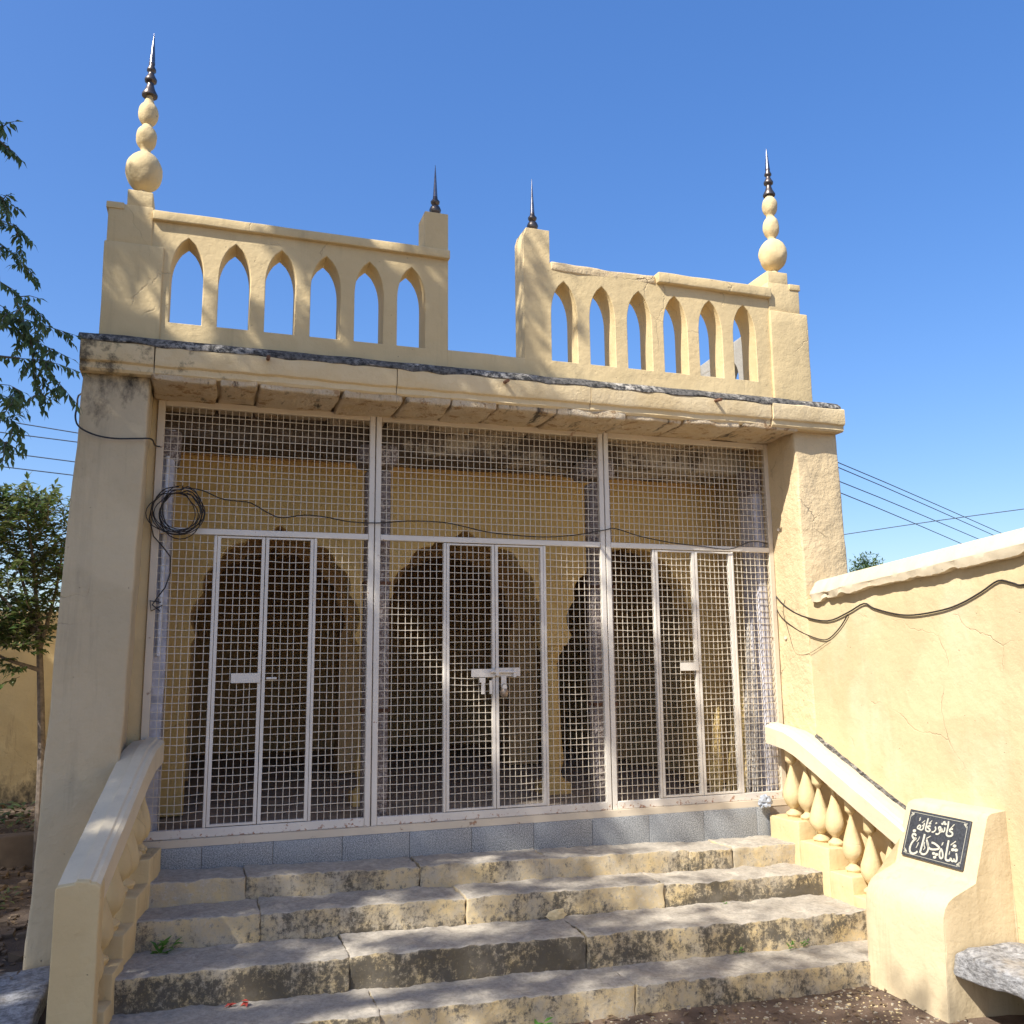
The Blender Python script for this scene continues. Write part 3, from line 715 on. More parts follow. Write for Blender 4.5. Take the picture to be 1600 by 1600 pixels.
rr_, PR = balustrade('stair_balustrade', 'sunlit sloping balustrade with teardrop balusters against the right wall',
    (4.79, -.08), (0, -1), (1, 0), .215, .615, 1.50,
    [(0, .385, -.105, -.9), (.385, .735, -.24, -.9), (.735, .975, -.39, -.9), (.975, 1.50, -.50, -.9)],
    [(.17, -.105), (.345, -.105), (.50, -.24), (.665, -.24), (.845, -.39), (1.03, -.50), (1.25, -.50)], .23)
sm = MB(); ns = 60
for i in range(ns+1):
    s_ = .36+1.08*i/ns; zc = .615-.065-.4286*(s_-.34) if s_ < .55 else .615-.155-.452*(s_-.55)
    h_ = .012+.02*abs(nz((s_, 0, 0), 9, 3))+.008*abs(nz((s_, 0, 0), 31, 5)); wv = .030+.022*nz((s_, 1, 0), 6, 8)+.01*nz((s_, 2, 0), 24, 8)
    for a_, b_ in ((.215-wv, -.024), (.215-wv*.5, -.016+h_*.5), (.224, -.012+h_)): sm.v.append(tuple(PR(s_, a_, zc+b_)))
for i in range(ns):
    for j in range(2): sm.f.append((i*3+j, i*3+j+1, i*3+j+4, i*3+j+3))
sm.build('dirt_seam', 'crust', rr_, None, 0, 'dark dirt lodged between the rail and the wall')
dl = Vector((-.22, -1.45, 0)).normalized()
ll_, PL = balustrade('stair_balustrade', 'shaded sloping balustrade with square end post beside the left pillar',
    (.155, -.08), (dl.x, dl.y), (dl.y, -dl.x), .20, .665, 1.46,
    [(0, .375, -.03, -.8), (.375, .71, -.165, -.8), (.71, .95, -.30, -.9), (.95, 1.17, -.43, -.9), (1.17, 1.33, -.56, -.95)],
    [(.16, -.03), (.33, -.03), (.49, -.165), (.65, -.165), (.83, -.30), (1.03, -.43), (1.2, -.56)], .20)
zt_ = .665-.155-.452*(1.46-.55)
sec_ = [(-.004, -.03), (.020, -.012), (.042, -.010), (.052, 0.0), (.11, .004), (.116, -.010), (.199, -.020), (.204, -.03)]
bm = bmesh.new(); rows = []
for s_ in (1.40, 1.45, 1.485):
    row = [PL(s_, wv, zt_+zz-.452*(min(s_, 1.478)-1.46)-.004+(.004 if s_ > 1.46 else 0)) for wv, zz in sec_]
    nz_ = 14
    for i in range(nz_+1): row.append(PL(s_, .206+.003*nz((0, i, 0), .7, 3), zt_-.05-(1.05+zt_)*i/nz_))
    for i in range(nz_+1): row.append(PL(s_, -.006+.003*nz((0, i, 4), .7, 5), -1.1+(1.05+zt_)*i/nz_))
    rows.append([bm.verts.new(q_) for q_ in row])
k = len(rows[0])
for i in range(2):
    for j in range(k): bm.faces.new((rows[i][j], rows[i][(j+1) % k], rows[i+1][(j+1) % k], rows[i+1][j]))
bm.faces.new(rows[0]); bm.faces.new(list(reversed(rows[-1]))); fix_normals(bm)
me = bpy.data.meshes.new('end_post'); bm.to_mesh(me); bm.free(); eo = link('end_post', me, 'plaster', ll_, None, 25)
md = eo.modifiers.new('bevel', 'BEVEL'); md.width = .006; md.segments = 2; md.limit_method = 'ANGLE'; md.angle_limit = math.radians(50)

# ------------------------------------------------------------------ pedestal with plaque
pd = empty('plaque_pedestal', (4.75, -1.9, -.9), 'desk shaped cream pedestal carrying a dark inscribed plaque at the stair foot', 'pedestal')
pp = [(4.455, -1.05), (4.472, -.40), (4.480, -.345), (4.497, -.30), (4.525, -.265), (4.565, -.24), (4.712, -.186), (4.734, -.178), (4.743, -.155), (4.862, .175), (4.875, .195), (4.90, .207), (5.015, .215), (5.015, -1.05)]
bm = bmesh.new(); rows = []
def resample(pts, st_):
    out = []
    for a, b_ in zip(pts, pts[1:]+pts[:1]):
        L = math.hypot(b_[0]-a[0], b_[1]-a[1]); k = max(1, int(L/st_)); out += [(a[0]+(b_[0]-a[0])*i/k, a[1]+(b_[1]-a[1])*i/k) for i in range(k)]
    return out
pr = resample(pp, .06); ny = 13; cxp = sum(p[0] for p in pr)/len(pr); czp = sum(p[1] for p in pr)/len(pr)
for j in range(ny+2):
    t = (j-.5)/(ny-1) if 0 < j < ny+1 else (0 if j == 0 else 1)
    t = min(1, max(0, t)); y = -1.545-.665*t; sh = .012 if j in (0, ny+1) else 0
    row = []
    for x, z in pr:
        dd = Vector((cxp-x, czp-z)); dd.normalize(); q = (x+dd.x*sh, y, z+dd.y*sh); k = .0 if (z > -.16 and z < .18 and x < 4.9) else .006
        row.append(bm.verts.new((q[0]+k*nz(q, 5, 1), q[1]+.006*nz(q, 5, 2)*(1 if sh == 0 else .3), q[2]+k*nz(q, 5, 3))))
    rows.append(row)
k = len(pr)
for i in range(len(rows)-1):
    for j in range(k): bm.faces.new((rows[i][j], rows[i][(j+1) % k], rows[i+1][(j+1) % k], rows[i+1][j]))
for row in (rows[0], rows[-1]):
    try: bm.faces.new(row)
    except Exception: pass
bmesh.ops.triangulate(bm, faces=[f for f in bm.faces if len(f.verts) > 4]); fix_normals(bm)
me = bpy.data.meshes.new('pedestal_body'); bm.to_mesh(me); bm.free(); link('pedestal_body', me, 'plaster_ped', pd, None, 55)
# plaque frame of reference: origin bottom far corner, u along -y (reads left to right), v up the slope
vdir = Vector((.12, 0, .32)).normalized(); ndir = Vector((-.32, 0, .12)).normalized(); O = Vector((4.745, -1.605, -.138)) + vdir*.008
PW, PH = .505, .298
def PQ(u, v, h): return O + Vector((0, -1, 0))*(u*PW) + vdir*(v*PH) + ndir*h
def rib(pts, wd, h0, h1, b):
    """flat raised ribbon along plaque uv points"""
    pts = [Vector((p[0]*PW, p[1]*PH)) for p in pts]; o = len(b.v); k = len(pts)
    for i, p in enumerate(pts):
        d = pts[min(i+1, k-1)]-pts[max(i-1, 0)]; d = d.normalized() if d.length > 0 else Vector((1, 0)); nn = Vector((-d.y, d.x))
        ww = wd*(.62 if i in (0, k-1) else 1.0)
        for s, h in ((-1, h0), (-1, h1), (1, h1), (1, h0)):
            q = p+nn*s*ww/2; b.v.append(tuple(PQ(q.x/PW, q.y/PH, h)))
    for i in range(k-1):
        for j in range(3): b.f.append((o+i*4+j, o+i*4+j+1, o+(i+1)*4+j+1, o+(i+1)*4+j))
    b.f.append((o, o+1, o+2, o+3)); b.f.append((o+4*k-1, o+4*k-2, o+4*k-3, o+4*k-4))
plq = rough_block('plaque', lambda u, v, w_: PQ(u, v, -.01+.024*w_), 'plaque', pd, seg=.1, amp=.0, rnd=.004, label='dark slate plaque with cream calligraphy')
# picture quad of the plaque in tracing coordinates -> uv
TL, TR, BR, BL = (450, 285), (1375, 455), (1215, 1220), (300, 990)
def tuv(x, y):
    u, v = .5, .5
    for _ in range(8):
        px = (TL[0]*(1-u)+TR[0]*u)*v+(BL[0]*(1-u)+BR[0]*u)*(1-v); py = (TL[1]*(1-u)+TR[1]*u)*v+(BL[1]*(1-u)+BR[1]*u)*(1-v)
        ax = (TR[0]-TL[0])*v+(BR[0]-BL[0])*(1-v); ay = (TR[1]-TL[1])*v+(BR[1]-BL[1])*(1-v)
        bx = (TL[0]*(1-u)+TR[0]*u)-(BL[0]*(1-u)+BR[0]*u); by = (TL[1]*(1-u)+TR[1]*u)-(BL[1]*(1-u)+BR[1]*u)
        D = ax*by-ay*bx; ex, ey = x-px, y-py
        u += (ex*by-ey*bx)/D; v += (ax*ey-ay*ex)/D
    return u, v
def smooth_pts(p, it=2):
    for _ in range(it):
        q = [p[0]]
        for a, b_ in zip(p, p[1:]): q += [(a[0]*.75+b_[0]*.25, a[1]*.75+b_[1]*.25), (a[0]*.25+b_[0]*.75, a[1]*.25+b_[1]*.75)]
        p = q+[p[-1]]
    return p
S = [ # traced strokes: points, width (tracing units)
 ([(1052, 470), (1040, 560), (1020, 640), (1012, 680), (1040, 704), (1088, 700), (1108, 672), (1100, 640), (1070, 628), (1060, 606), (1085, 588), (1112, 592)], 24),
 ([(1138, 516), (1080, 582)], 13),
 ([(992, 566), (990, 620), (970, 640), (952, 625), (950, 588)], 20), ([(952, 600), (945, 636), (922, 640), (908, 618), (908, 590)], 20),
 ([(908, 606), (896, 578), (914, 556), (934, 572), (926, 616), (914, 655), (880, 680), (852, 668)], 21),
 ([(868, 490), (850, 520), (880, 500)], 10),
 ([(846, 560), (858, 596), (842, 628), (812, 646), (792, 640)], 20),
 ([(742, 430), (722, 500), (704, 570), (696, 612), (716, 634), (752, 636), (770, 622), (756, 592), (724, 574), (742, 548), (776, 556)], 22),
 ([(800, 466), (756, 512)], 11),
 ([(680, 504), (668, 560), (655, 606), (620, 616), (590, 596), (566, 590), (574, 560), (606, 536), (622, 560), (604, 590)], 21),
 ([(690, 468), (640, 506)], 11), ([(622, 424), (604, 436), (616, 456), (596, 470)], 12),
 ([(1046, 765), (1028, 860), (1008, 960), (992, 1040), (1000, 1068), (1034, 1078), (1062, 1066), (1070, 1030)], 28),
 ([(1072, 1040), (1082, 1082), (1108, 1086), (1118, 1042)], 24), ([(1118, 1050), (1130, 1092), (1152, 1084), (1160, 1030), (1150, 960)], 24),
 ([(1152, 776), (1074, 838)], 14), ([(1060, 930), (1046, 985)], 10),
 ([(936, 893), (908, 950), (902, 1020), (926, 1052), (952, 1030), (956, 970), (936, 905)], 24),
 ([(972, 806), (946, 812), (958, 836), (936, 842)], 11),
 ([(790, 806), (830, 815), (880, 855), (912, 888), (880, 908), (820, 914), (770, 908), (738, 880), (722, 820), (714, 760)], 27),
 ([(722, 790), (738, 860), (734, 930), (700, 982), (655, 992), (620, 972)], 26),
 ([(684, 676), (662, 770), (634, 870), (606, 968)], 30),
 ([(776, 706), (708, 748)], 13), ([(682, 800), (668, 850), (690, 890), (660, 920)], 11),
 ([(604, 718), (588, 760), (556, 796)], 11), ([(584, 806), (570, 850), (546, 890)], 11),
 ([(548, 706), (520, 668), (486, 690), (490, 730), (520, 752), (556, 742), (500, 782), (458, 850), (440, 920), (458, 968), (505, 984), (545, 968), (568, 944)], 28)]
lb = MB(); su = PW/925
for pts, wd in S: rib([tuv(*p) for p in smooth_pts(pts)], wd*su*.82, .012, .0165, lb)
for x, y, r_ in [(988, 487, 17), (960, 513, 17), (1004, 516, 17), (766, 510, 18), (654, 548, 12), (1130, 850, 24), (1104, 908, 24), (1150, 912, 24), (818, 972, 22), (862, 988, 22), (832, 1030, 22), (520, 628, 24)]:
    rib([tuv(x-r_, y), tuv(x, y), tuv(x+r_, y)], r_*1.5*su, .012, .0165, lb)
lb.build('lettering', 'letter', plq, smooth=0)
bb = MB(); e = .035; q = .075
rib([(q, 1-e*1.6), (1-q, 1-e*1.6)], .0035, .012, .0158, bb); rib([(q, e*1.6), (1-q, e*1.6)], .0035, .012, .0158, bb)
rib([(e, .12), (e, .88)], .0035, .012, .0158, bb); rib([(1-e, .12), (1-e, .88)], .0035, .012, .0158, bb)
for cu, cv, su_, sv in ((e, 1-e*1.6, 1, -1), (1-e, 1-e*1.6, -1, -1), (e, e*1.6, 1, 1), (1-e, e*1.6, -1, 1)):
    for k_ in range(3):
        rib([(cu+su_*(.005+.018*k_), cv+sv*.005), (cu+su_*(.02+.016*k_), cv+sv*(.035)), (cu+su_*.008, cv+sv*(.03+.035*k_))], .005, .012, .0158, bb)
bb.build('border', 'letter', plq, smooth=0)

# ------------------------------------------------------------------ right boundary wall
bw = empty('boundary_wall', (5.2, -3, -.9), 'sunlit yellow plastered wall with chipped coping right of the steps', 'wall')
rough_block('wall_body', lambda u, v, w_: (5.012+.26*u, -.30-10.5*v, -1.0+(1.0+1.60+.078*10.5*v)*w_ if True else 0), 'plaster_wall', bw, seg=.18, amp=.007, rnd=.02, seed=400, freq=1.6)
n = 420; bm = bmesh.new(); rows = []
for i in range(n+1):
    y = -.52-10.0*i/n; zb = 1.575+.078*(-y-.5); row = []
    chip = max(0, nz((0, y, 0), 2.3, 9))*.035+max(0, nz((0, y, 0), 9, 4))*.022+abs(nz((0, y, 0), 28, 6))*.010
    brk = max(0, (1-(-y-.52)/.42))*.03 if y > -.94 else 0
    for k_, (x, z) in enumerate([(5.33, zb), (4.955+brk, zb+chip*1.2), (4.943+chip*.6+brk*1.4, zb+.03+chip), (4.940+chip*.3+brk, zb+.062), (4.952+brk, zb+.085), (5.005+brk*.5, zb+.165), (5.05, zb+.178), (5.28, zb+.178), (5.33, zb+.06)]):
        a = .004 if 0 < k_ < 6 else 0
        if y > -.95 and 0 < k_ < 6: a = .016
        row.append(bm.verts.new((x+a*nz((x, y, z), 13, 5)+a*.6*nz((x, y, z), 34, 2), y, z+a*nz((x, y, z), 11, 8))))
    rows.append(row)
k = 9
for i in range(n):
    for j in range(k): bm.faces.new((rows[i][j], rows[i][(j+1) % k], rows[i+1][(j+1) % k], rows[i+1][j]))
bm.faces.new(rows[0]); bm.faces.new(list(reversed(rows[-1]))); fix_normals(bm)
me = bpy.data.meshes.new('coping'); bm.to_mesh(me); bm.free(); link('coping', me, 'plaster_rail', bw, None, 30, 'pale coping with a chipped lower edge')

# ------------------------------------------------------------------ stone bench
be = empty('stone_bench', (4.75, -3, -.9), 'rough grey stone slab bench in front of the plaque pedestal', 'bench')
rough_block('slab', lambda u, v, w_: (4.50+.50*u, -2.235-1.7*v, -.645+.125*w_-.0*v), 'bench', be, seg=.045, amp=.02, rnd=.02, seed=420, freq=5, fine=.006)
rough_block('support_stone', lambda u, v, w_: (4.62+.36*u, -2.62-.30*v, -1.0+.36*w_), 'bench', be, seg=.08, amp=.03, rnd=.04, seed=421, freq=4, fine=.005)
rough_block('support_stone', lambda u, v, w_: (4.60+.38*u, -3.5-.28*v, -1.0+.36*w_), 'bench', be, seg=.08, amp=.03, rnd=.04, seed=422, freq=4, fine=.005)

# ------------------------------------------------------------------ left background: wall, kerb, slab
fw = empty('garden_wall', (-3, 5.2, -.4), 'old sunlit yellow wall far behind the left pillar', 'wall')
rbox('wall_body', -9, -.6, 5.0, 5.3, -.6, 1.56, 'far_wall', fw, seg=.2, amp=.02, rnd=.02, seed=430, freq=1.5)
rbox('coping', -9, -.6, 4.93, 5.36, 1.56, 1.76, 'far_wall', fw, seg=.2, amp=.01, rnd=.02, seed=431)
tag(rbox('kerb_stone', -5, -.55, 2.62, 2.80, -.75, -.33, 'dark_in', None, seg=.12, amp=.012, rnd=.02, seed=433), 'dark stone kerb behind the left pillar', 'kerb')
tag(rough_block('ground_slab', lambda u, v, w_: (-1.5+1.16*u, -1.75+1.15*v+.10*u, -.72+.13*w_+.03*u), 'bench', None, seg=.08, amp=.012, rnd=.02, seed=434, fine=.004), 'dappled grey paving slab at the foot of the left pillar', 'slab')

# ------------------------------------------------------------------ cables
def cable(name, pts, r, label, cat='cable', mat='cable', parent=None, n=6):
    p = [Vector(q) for q in pts]; out = []
    for i in range(len(p)-1):
        a, b_, c, d = p[max(i-1, 0)], p[i], p[i+1], p[min(i+2, len(p)-1)]
        for k_ in range(4):
            t = k_/4; out.append(.5*((2*b_)+(c-a)*t+(2*a-5*b_+4*c-d)*t*t+(3*b_-a-3*c+d)*t**3))
    out.append(p[-1]); b = MB(); b.tube(out, r, n); o = b.build(name, mat, parent)
    return tag(o, label, cat) if label else o
cable('cable', [(5.001,0.028,1.704),(5.001,-0.117,1.585),(5.001,-0.352,1.483),(5.001,-0.672,1.427),(5.001,-0.919,1.479),(5.001,-1.104,1.536),(5.001,-1.203,1.497),(5.001,-1.414,1.445),(5.001,-1.598,1.427),(5.001,-1.861,1.447),(5.001,-2.028,1.483),(5.001,-2.190,1.542),(5.001,-2.330,1.602),(5.001,-2.436,1.578),(5.001,-2.526,1.563),(5.001,-2.9,1.62),(5.001,-4,1.6)], .0058, 'thick black cable looping along the sunlit wall below its coping')
cable('cable', [(5.001,0.011,1.593),(5.001,-0.080,1.480),(5.001,-0.298,1.365),(5.001,-0.539,1.292),(5.001,-0.673,1.288),(5.001,-0.819,1.372),(5.001,-0.918,1.465)], .0045, 'short black cable sagging lowest below the loop on the sunlit wall')
cable('wire', [(4.999,-0.140,1.622),(4.999,-0.105,1.532),(4.999,-0.161,1.370),(4.999,-0.224,1.211),(4.999,-0.289,1.168),(4.999,-0.441,1.182),(4.999,-0.689,1.278)], .0018, 'hair thin wire dangling on the sunlit wall', 'wire')
cable('cable', [(-.30,.2,3.05),(-.47,-.15,2.95),(-0.468,-0.35,2.80),(-0.460,-0.452,2.700),(-0.430,-0.452,2.641),(-0.334,-0.450,2.598),(-0.220,-0.448,2.585),(-0.087,-0.447,2.594),(-.005,-.44,2.598),(.01,-.25,2.60),(.03,-.04,2.64)], .006, 'black cable wrapped across the left pillar below the cornice')
G = [(0.191,-0.04,2.358),(0.319,-0.04,2.346),(0.449,-0.04,2.293),(0.558,-0.04,2.280),(0.654,-0.04,2.270),(0.780,-0.04,2.202),(0.870,-0.04,2.173),(1.026,-0.04,2.198),(1.187,-0.04,2.190),(1.350,-0.04,2.164),(1.562,-0.04,2.162),(1.804,-0.04,2.186),(2.051,-0.04,2.186),(2.212,-0.04,2.163),(2.406,-0.04,2.125),(2.614,-0.04,2.108),(2.879,-0.04,2.101),(3.152,-0.04,2.126),(3.404,-0.04,2.176),(3.501,-0.04,2.190),(3.717,-0.04,2.135),(4.008,-0.04,2.091),(4.307,-0.04,2.068),(4.551,-0.04,2.054),(4.775,-0.04,2.126),(4.933,-0.04,2.109)]
cable('cable', G, .0042, 'thin brown cable strung across all three gate bays')
loops = []
rc = random.Random(5)
for k_ in range(9):
    cx_, cz_ = .166+rc.uniform(-.04, .03), 2.19+rc.uniform(-.025, .02); a_, b_ = .150+rc.uniform(-.05, .03), .155+rc.uniform(-.045, .02)
    ph = rc.uniform(0, 1)
    for i in range(24):
        t = math.pi/2+2*math.pi*i/24
        top = max(0, math.sin(t))
        x = cx_+a_*math.cos(t); z = cz_+b_*math.sin(t)
        x = x*(1-.0*top); z = z*(1-top*.6)+(top*.6)*(2.345+(z-2.345)*.35) if top > .8 else z
        loops.append((x, -.05-.004*k_+.006*math.sin(t+ph*6), z))
co = empty('cable_coil', (.166, -.05, 2.19), 'coil of black cable hung on the left bay of the mesh', 'cable coil')
b = MB(); b.tube(loops, .0036, 6); b.build('coil_loops', 'cable', co)
b = MB(); b.tube([(0.005,-0.045,2.25),(-.012,-.045,2.13),(0.021,-0.045,2.010),(0.086,-0.045,1.937),(0.135,-0.045,1.872),(0.140,-0.045,1.762),(0.112,-0.045,1.661),(0.062,-0.045,1.586),(0.036,-0.045,1.543),(0.087,-0.045,1.500),(.10,-.045,1.54),(.03,-.045,1.50),(.02,-.045,1.57),(.09,-.045,1.56)], .0045, 6); b.build('cable_tail', 'cable', co)
tag(cable('conduit_pipe', [(.082, .075, 2.60), (.082, .075, 2.0), (.084, .075, 1.60), (.084, .075, 1.2)], .014, None, 'pipe', 'pvc', None, 10), 'white plastic conduit pipe behind the left edge of the mesh', 'pipe')

# ------------------------------------------------------------------ reed screens leaning in the right bay
def reeds(label, base, top, w0, w1, n, mat, seed, name='reed_screen'):
    rr = random.Random(seed); b = MB(); base = Vector(base); top = Vector(top)
    for i in range(n):
        a = rr.uniform(-1, 1); c = rr.uniform(-1, 1); hh = rr.uniform(.78, 1.0)
        p0 = base+Vector((a*w0, c*w0*.4, 0)); p1 = base.lerp(top, hh)+Vector((a*(w0+(w1-w0)*hh)+rr.uniform(-.01, .01), c*w1*.4, 0))
        mid = p0.lerp(p1, .5)+Vector((rr.uniform(-.012, .012), rr.uniform(-.01, .01), 0))
        b.tube([p0, mid, p1], rr.uniform(.003, .0055), 4)
    return tag(b.build(name, mat, None), label, 'reed screen', 'reed screens stored behind the mesh')
reeds('tall bleached grey reed screen leaning behind the right end of the mesh', (4.86, .22, -.01), (4.93, .26, 1.72), .10, .02, 110, 'reed_grey', 1)
reeds('yellow reed screen leaning in front of the bleached grey one', (4.70, .25, -.01), (4.82, .33, 1.15), .10, .02, 90, 'reed', 2)
reeds('short yellow reed bundle standing lowest beside the gate bar', (4.50, .27, -.01), (4.60, .35, .75), .06, .01, 45, 'reed', 3)

# ------------------------------------------------------------------ overhead lines
for i, (a, b_) in enumerate([((-4.44, 6.231), (-2.312, 5.981)), ((-4.42, 5.951), (-2.337, 5.785)), ((-4.389, 5.539), (-2.348, 5.358)), ((-4.366, 5.235), (-2.355, 5.07))]):
    s = (b_[1]-a[1])/(b_[0]-a[0]); z = lambda x: a[1]+s*(x-a[0])
    cable('power_line', [(-20, 14, z(-20)+.5), (-8, 14, z(-8)+.03), (-2.3, 14, z(-2.3)), (3, 14, z(3))], .011,
          ['highest', 'second highest', 'third highest', 'lowest'][i]+' power line left of the pavilion', 'power line', 'line')
for i, (a, b_) in enumerate([((17.014, 14, 6.519), (31.848, 22, 5.924)), ((17.024, 14, 6.373), (31.33, 22, 5.854)), ((17.034, 14, 5.974), (30.47, 22, 5.694)), ((17.05, 14, 5.648), (29.617, 22, 5.459))]):
    a = Vector(a); b_ = Vector(b_); d = b_-a
    cable('power_line', [a-d*.38-Vector((0, 0, .25)), a, b_, b_+d*1.2-Vector((0, 0, .1))], .014,
          ['topmost', 'second', 'third', 'bottom'][i]+' of four sloping power lines above the right wall', 'power line', 'line')
cable('power_line', [(12, 26, 4.0), (21.963, 20, 5.45), (27.065, 16, 6.064), (40, 6, 7.4)], .014, 'single power line rising to the right across the sloping ones', 'power line', 'line')

# ------------------------------------------------------------------ foliage
def leaf(b, p, d, up, L, W_, bend=.2):
    """two-quad folded pointed leaf from p along d"""
    d = d.normalized(); s = d.cross(up); s = s.normalized() if s.length > 1e-4 else d.orthogonal().normalized(); nn = s.cross(d)
    q1 = p+d*L*.45-nn*L*bend*.1; q2 = p+d*L-nn*L*bend
    o = len(b.v)
    b.v += [tuple(p), tuple(q1+s*W_/2+nn*W_*.12), tuple(q2), tuple(q1-s*W_/2+nn*W_*.12), tuple(q1)]
    b.f += [(o, o+4, o+1), (o+1, o+4, o+2), (o, o+3, o+4), (o+3, o+2, o+4)]
def spray(bl, bt, pts, rr, L=.08, W_=.034, step=.022, droop=.8):
    pts = [Vector(p) for p in pts]; bt.tube(pts, .0035, 4, .0015, False)
    seglen = [(b_-a).length for a, b_ in zip(pts, pts[1:])]; tot = sum(seglen); s = step
    while s < tot:
        k = 0; t = s
        while k < len(seglen)-1 and t > seglen[k]: t -= seglen[k]; k += 1
        p = pts[k].lerp(pts[k+1], min(1, t/seglen[k])); d = (pts[k+1]-pts[k]).normalized()
        side = d.cross(Vector((0, 0, 1))); side = side.normalized() if side.length > .01 else Vector((1, 0, 0))
        for sg in (-1, 1):
            dv = d*rr.uniform(-.1, .7)+side*sg*rr.uniform(.2, 1.1)+Vector((rr.uniform(-.3, .3), rr.uniform(-.3, .3), -droop*rr.uniform(.1, 1.2)))
            if rr.random() < .12: continue
            leaf(bl, p, dv, Vector((rr.uniform(-.6, .6), rr.uniform(-.6, .6), 1)), L*rr.uniform(.7, 1.15), W_*rr.uniform(.8, 1.2), .25)
        s += step*rr.uniform(.8, 1.25)
    leaf(bl, pts[-1], pts[-1]-pts[-2], Vector((0, 0, 1)), L, W_)
rt = random.Random(21)
tree = empty('shade_tree', (-5.6, -3.6, -.62), 'leafy tree reaching in from the left edge of the photo', 'tree')
bt = MB(); bl = MB()
def limb(pts, r0, r1): bt.tube(pts, r0, 8, r1)
limb([(-5.6, -3.6, -.7), (-5.55, -3.55, 1.2), (-5.4, -3.5, 2.8), (-5.2, -3.4, 4.2)], .26, .17)
limb([(-5.2, -3.4, 4.1), (-4.6, -3.0, 5.4), (-3.8, -2.6, 6.6), (-3.0, -2.3, 7.6)], .15, .05)
limb([(-5.25, -3.4, 4.0), (-5.6, -4.3, 5.6), (-5.6, -5.0, 7.0), (-5.2, -5.4, 8.0)], .13, .04)
limb([(-5.3, -3.45, 3.8), (-6.4, -3.2, 5.4), (-7.0, -3.4, 7.0)], .12, .04)
limb([(-5.25, -3.4, 3.4), (-4.0, -2.4, 4.2), (-2.6, -1.6, 4.3), (-1.6, -1.15, 3.9), (-1.0, -1.0, 3.3)], .08, .012)
limb([(-2.6, -1.6, 4.3), (-1.9, -1.3, 4.6), (-1.2, -1.2, 4.5)], .03, .01)
limb([(-2.2, -1.4, 4.15), (-1.6, -1.1, 3.2), (-1.1, -1.0, 2.9), (-.7, -1.0, 2.895)], .02, .006)
VIS = [[(-0.819,-1.200,3.632),(-0.737,-1.200,3.613),(-0.649,-1.200,3.522)],[(-0.851,-1.000,3.580),(-0.781,-1.000,3.530),(-0.646,-1.000,3.370)],[(-0.808,-0.900,3.191),(-0.636,-0.900,3.151),(-0.432,-0.900,3.098)],[(-0.867,-1.000,2.893),(-0.704,-1.000,2.894),(-0.581,-1.000,2.899),(-0.486,-1.000,2.877),(-0.378,-1.000,2.841)],[(-0.581,-1.000,2.899),(-0.514,-1.000,2.797),(-0.383,-1.000,2.646)],[(-0.787,-1.100,2.704),(-0.723,-1.100,2.703),(-0.656,-1.100,2.671)],[(-0.779,-1.200,2.632),(-0.715,-1.200,2.608),(-0.647,-1.200,2.541)],[(-0.786,-1.100,2.556),(-0.726,-1.100,2.524),(-0.635,-1.100,2.450)],[(-0.899,-1.300,4.123),(-0.848,-1.300,4.074),(-0.768,-1.300,3.991)],[(-0.913,-1.200,4.280),(-0.862,-1.200,4.238),(-0.830,-1.200,4.168)],[(-0.887,-1.100,3.883),(-0.849,-1.100,3.810),(-0.795,-1.100,3.739)],[(-0.793,-1.200,3.268),(-0.710,-1.200,3.222),(-0.588,-1.200,3.085)],[(-0.859,-1.000,3.225),(-0.755,-1.000,3.160),(-0.665,-1.000,3.053)],[(-0.643,-1.000,2.978),(-0.612,-1.000,2.750),(-0.559,-1.000,2.601)],[(-0.749,-1.100,2.394),(-0.729,-1.100,2.377),(-0.707,-1.100,2.342)],[(-0.724,-0.950,3.065),(-0.585,-0.950,3.001),(-0.444,-0.950,2.937)]]
for v in VIS:
    p0 = Vector(v[0]); back = (p0-Vector(v[1])).normalized()
    spray(bl, bt, [p0+back*.25+Vector((-.08, 0, .05))] + v, rt, .068, .024, .020)
    for q_ in range(4):
        a_ = Vector(v[rt.randrange(len(v)-1)]).lerp(Vector(v[-1]), rt.random()*.6); e_ = Vector((rt.uniform(-.07, .09), rt.uniform(-.15, .15), rt.uniform(-.13, .05)))
        spray(bl, bt, [a_, a_+e_*.5, a_+e_+Vector((0, 0, -.02))], rt, .060, .022, .020)
for i in range(150):        # the rest of that bough, just outside the picture
    t = rt.random(); c = Vector((-1.0-1.6*t, -1.0-.5*t, 3.4+.7*t))
    p = c+Vector((rt.gauss(0, .12)-.12, rt.gauss(0, .25), rt.gauss(0, .5)))
    if p.x > -.92-.10*(p.y+1): p.x = -.95-rt.random()*.3
    d = Vector((rt.uniform(-1, .2), rt.uniform(-1, 1), rt.uniform(-.9, .1))).normalized()*rt.uniform(.15, .3)
    spray(bl, bt, [p, p+d*.5, p+d+Vector((0, 0, -.06))], rt, .068, .026, .03)
bl.build('bough', 'leaf', tree, smooth=0); bl = MB()
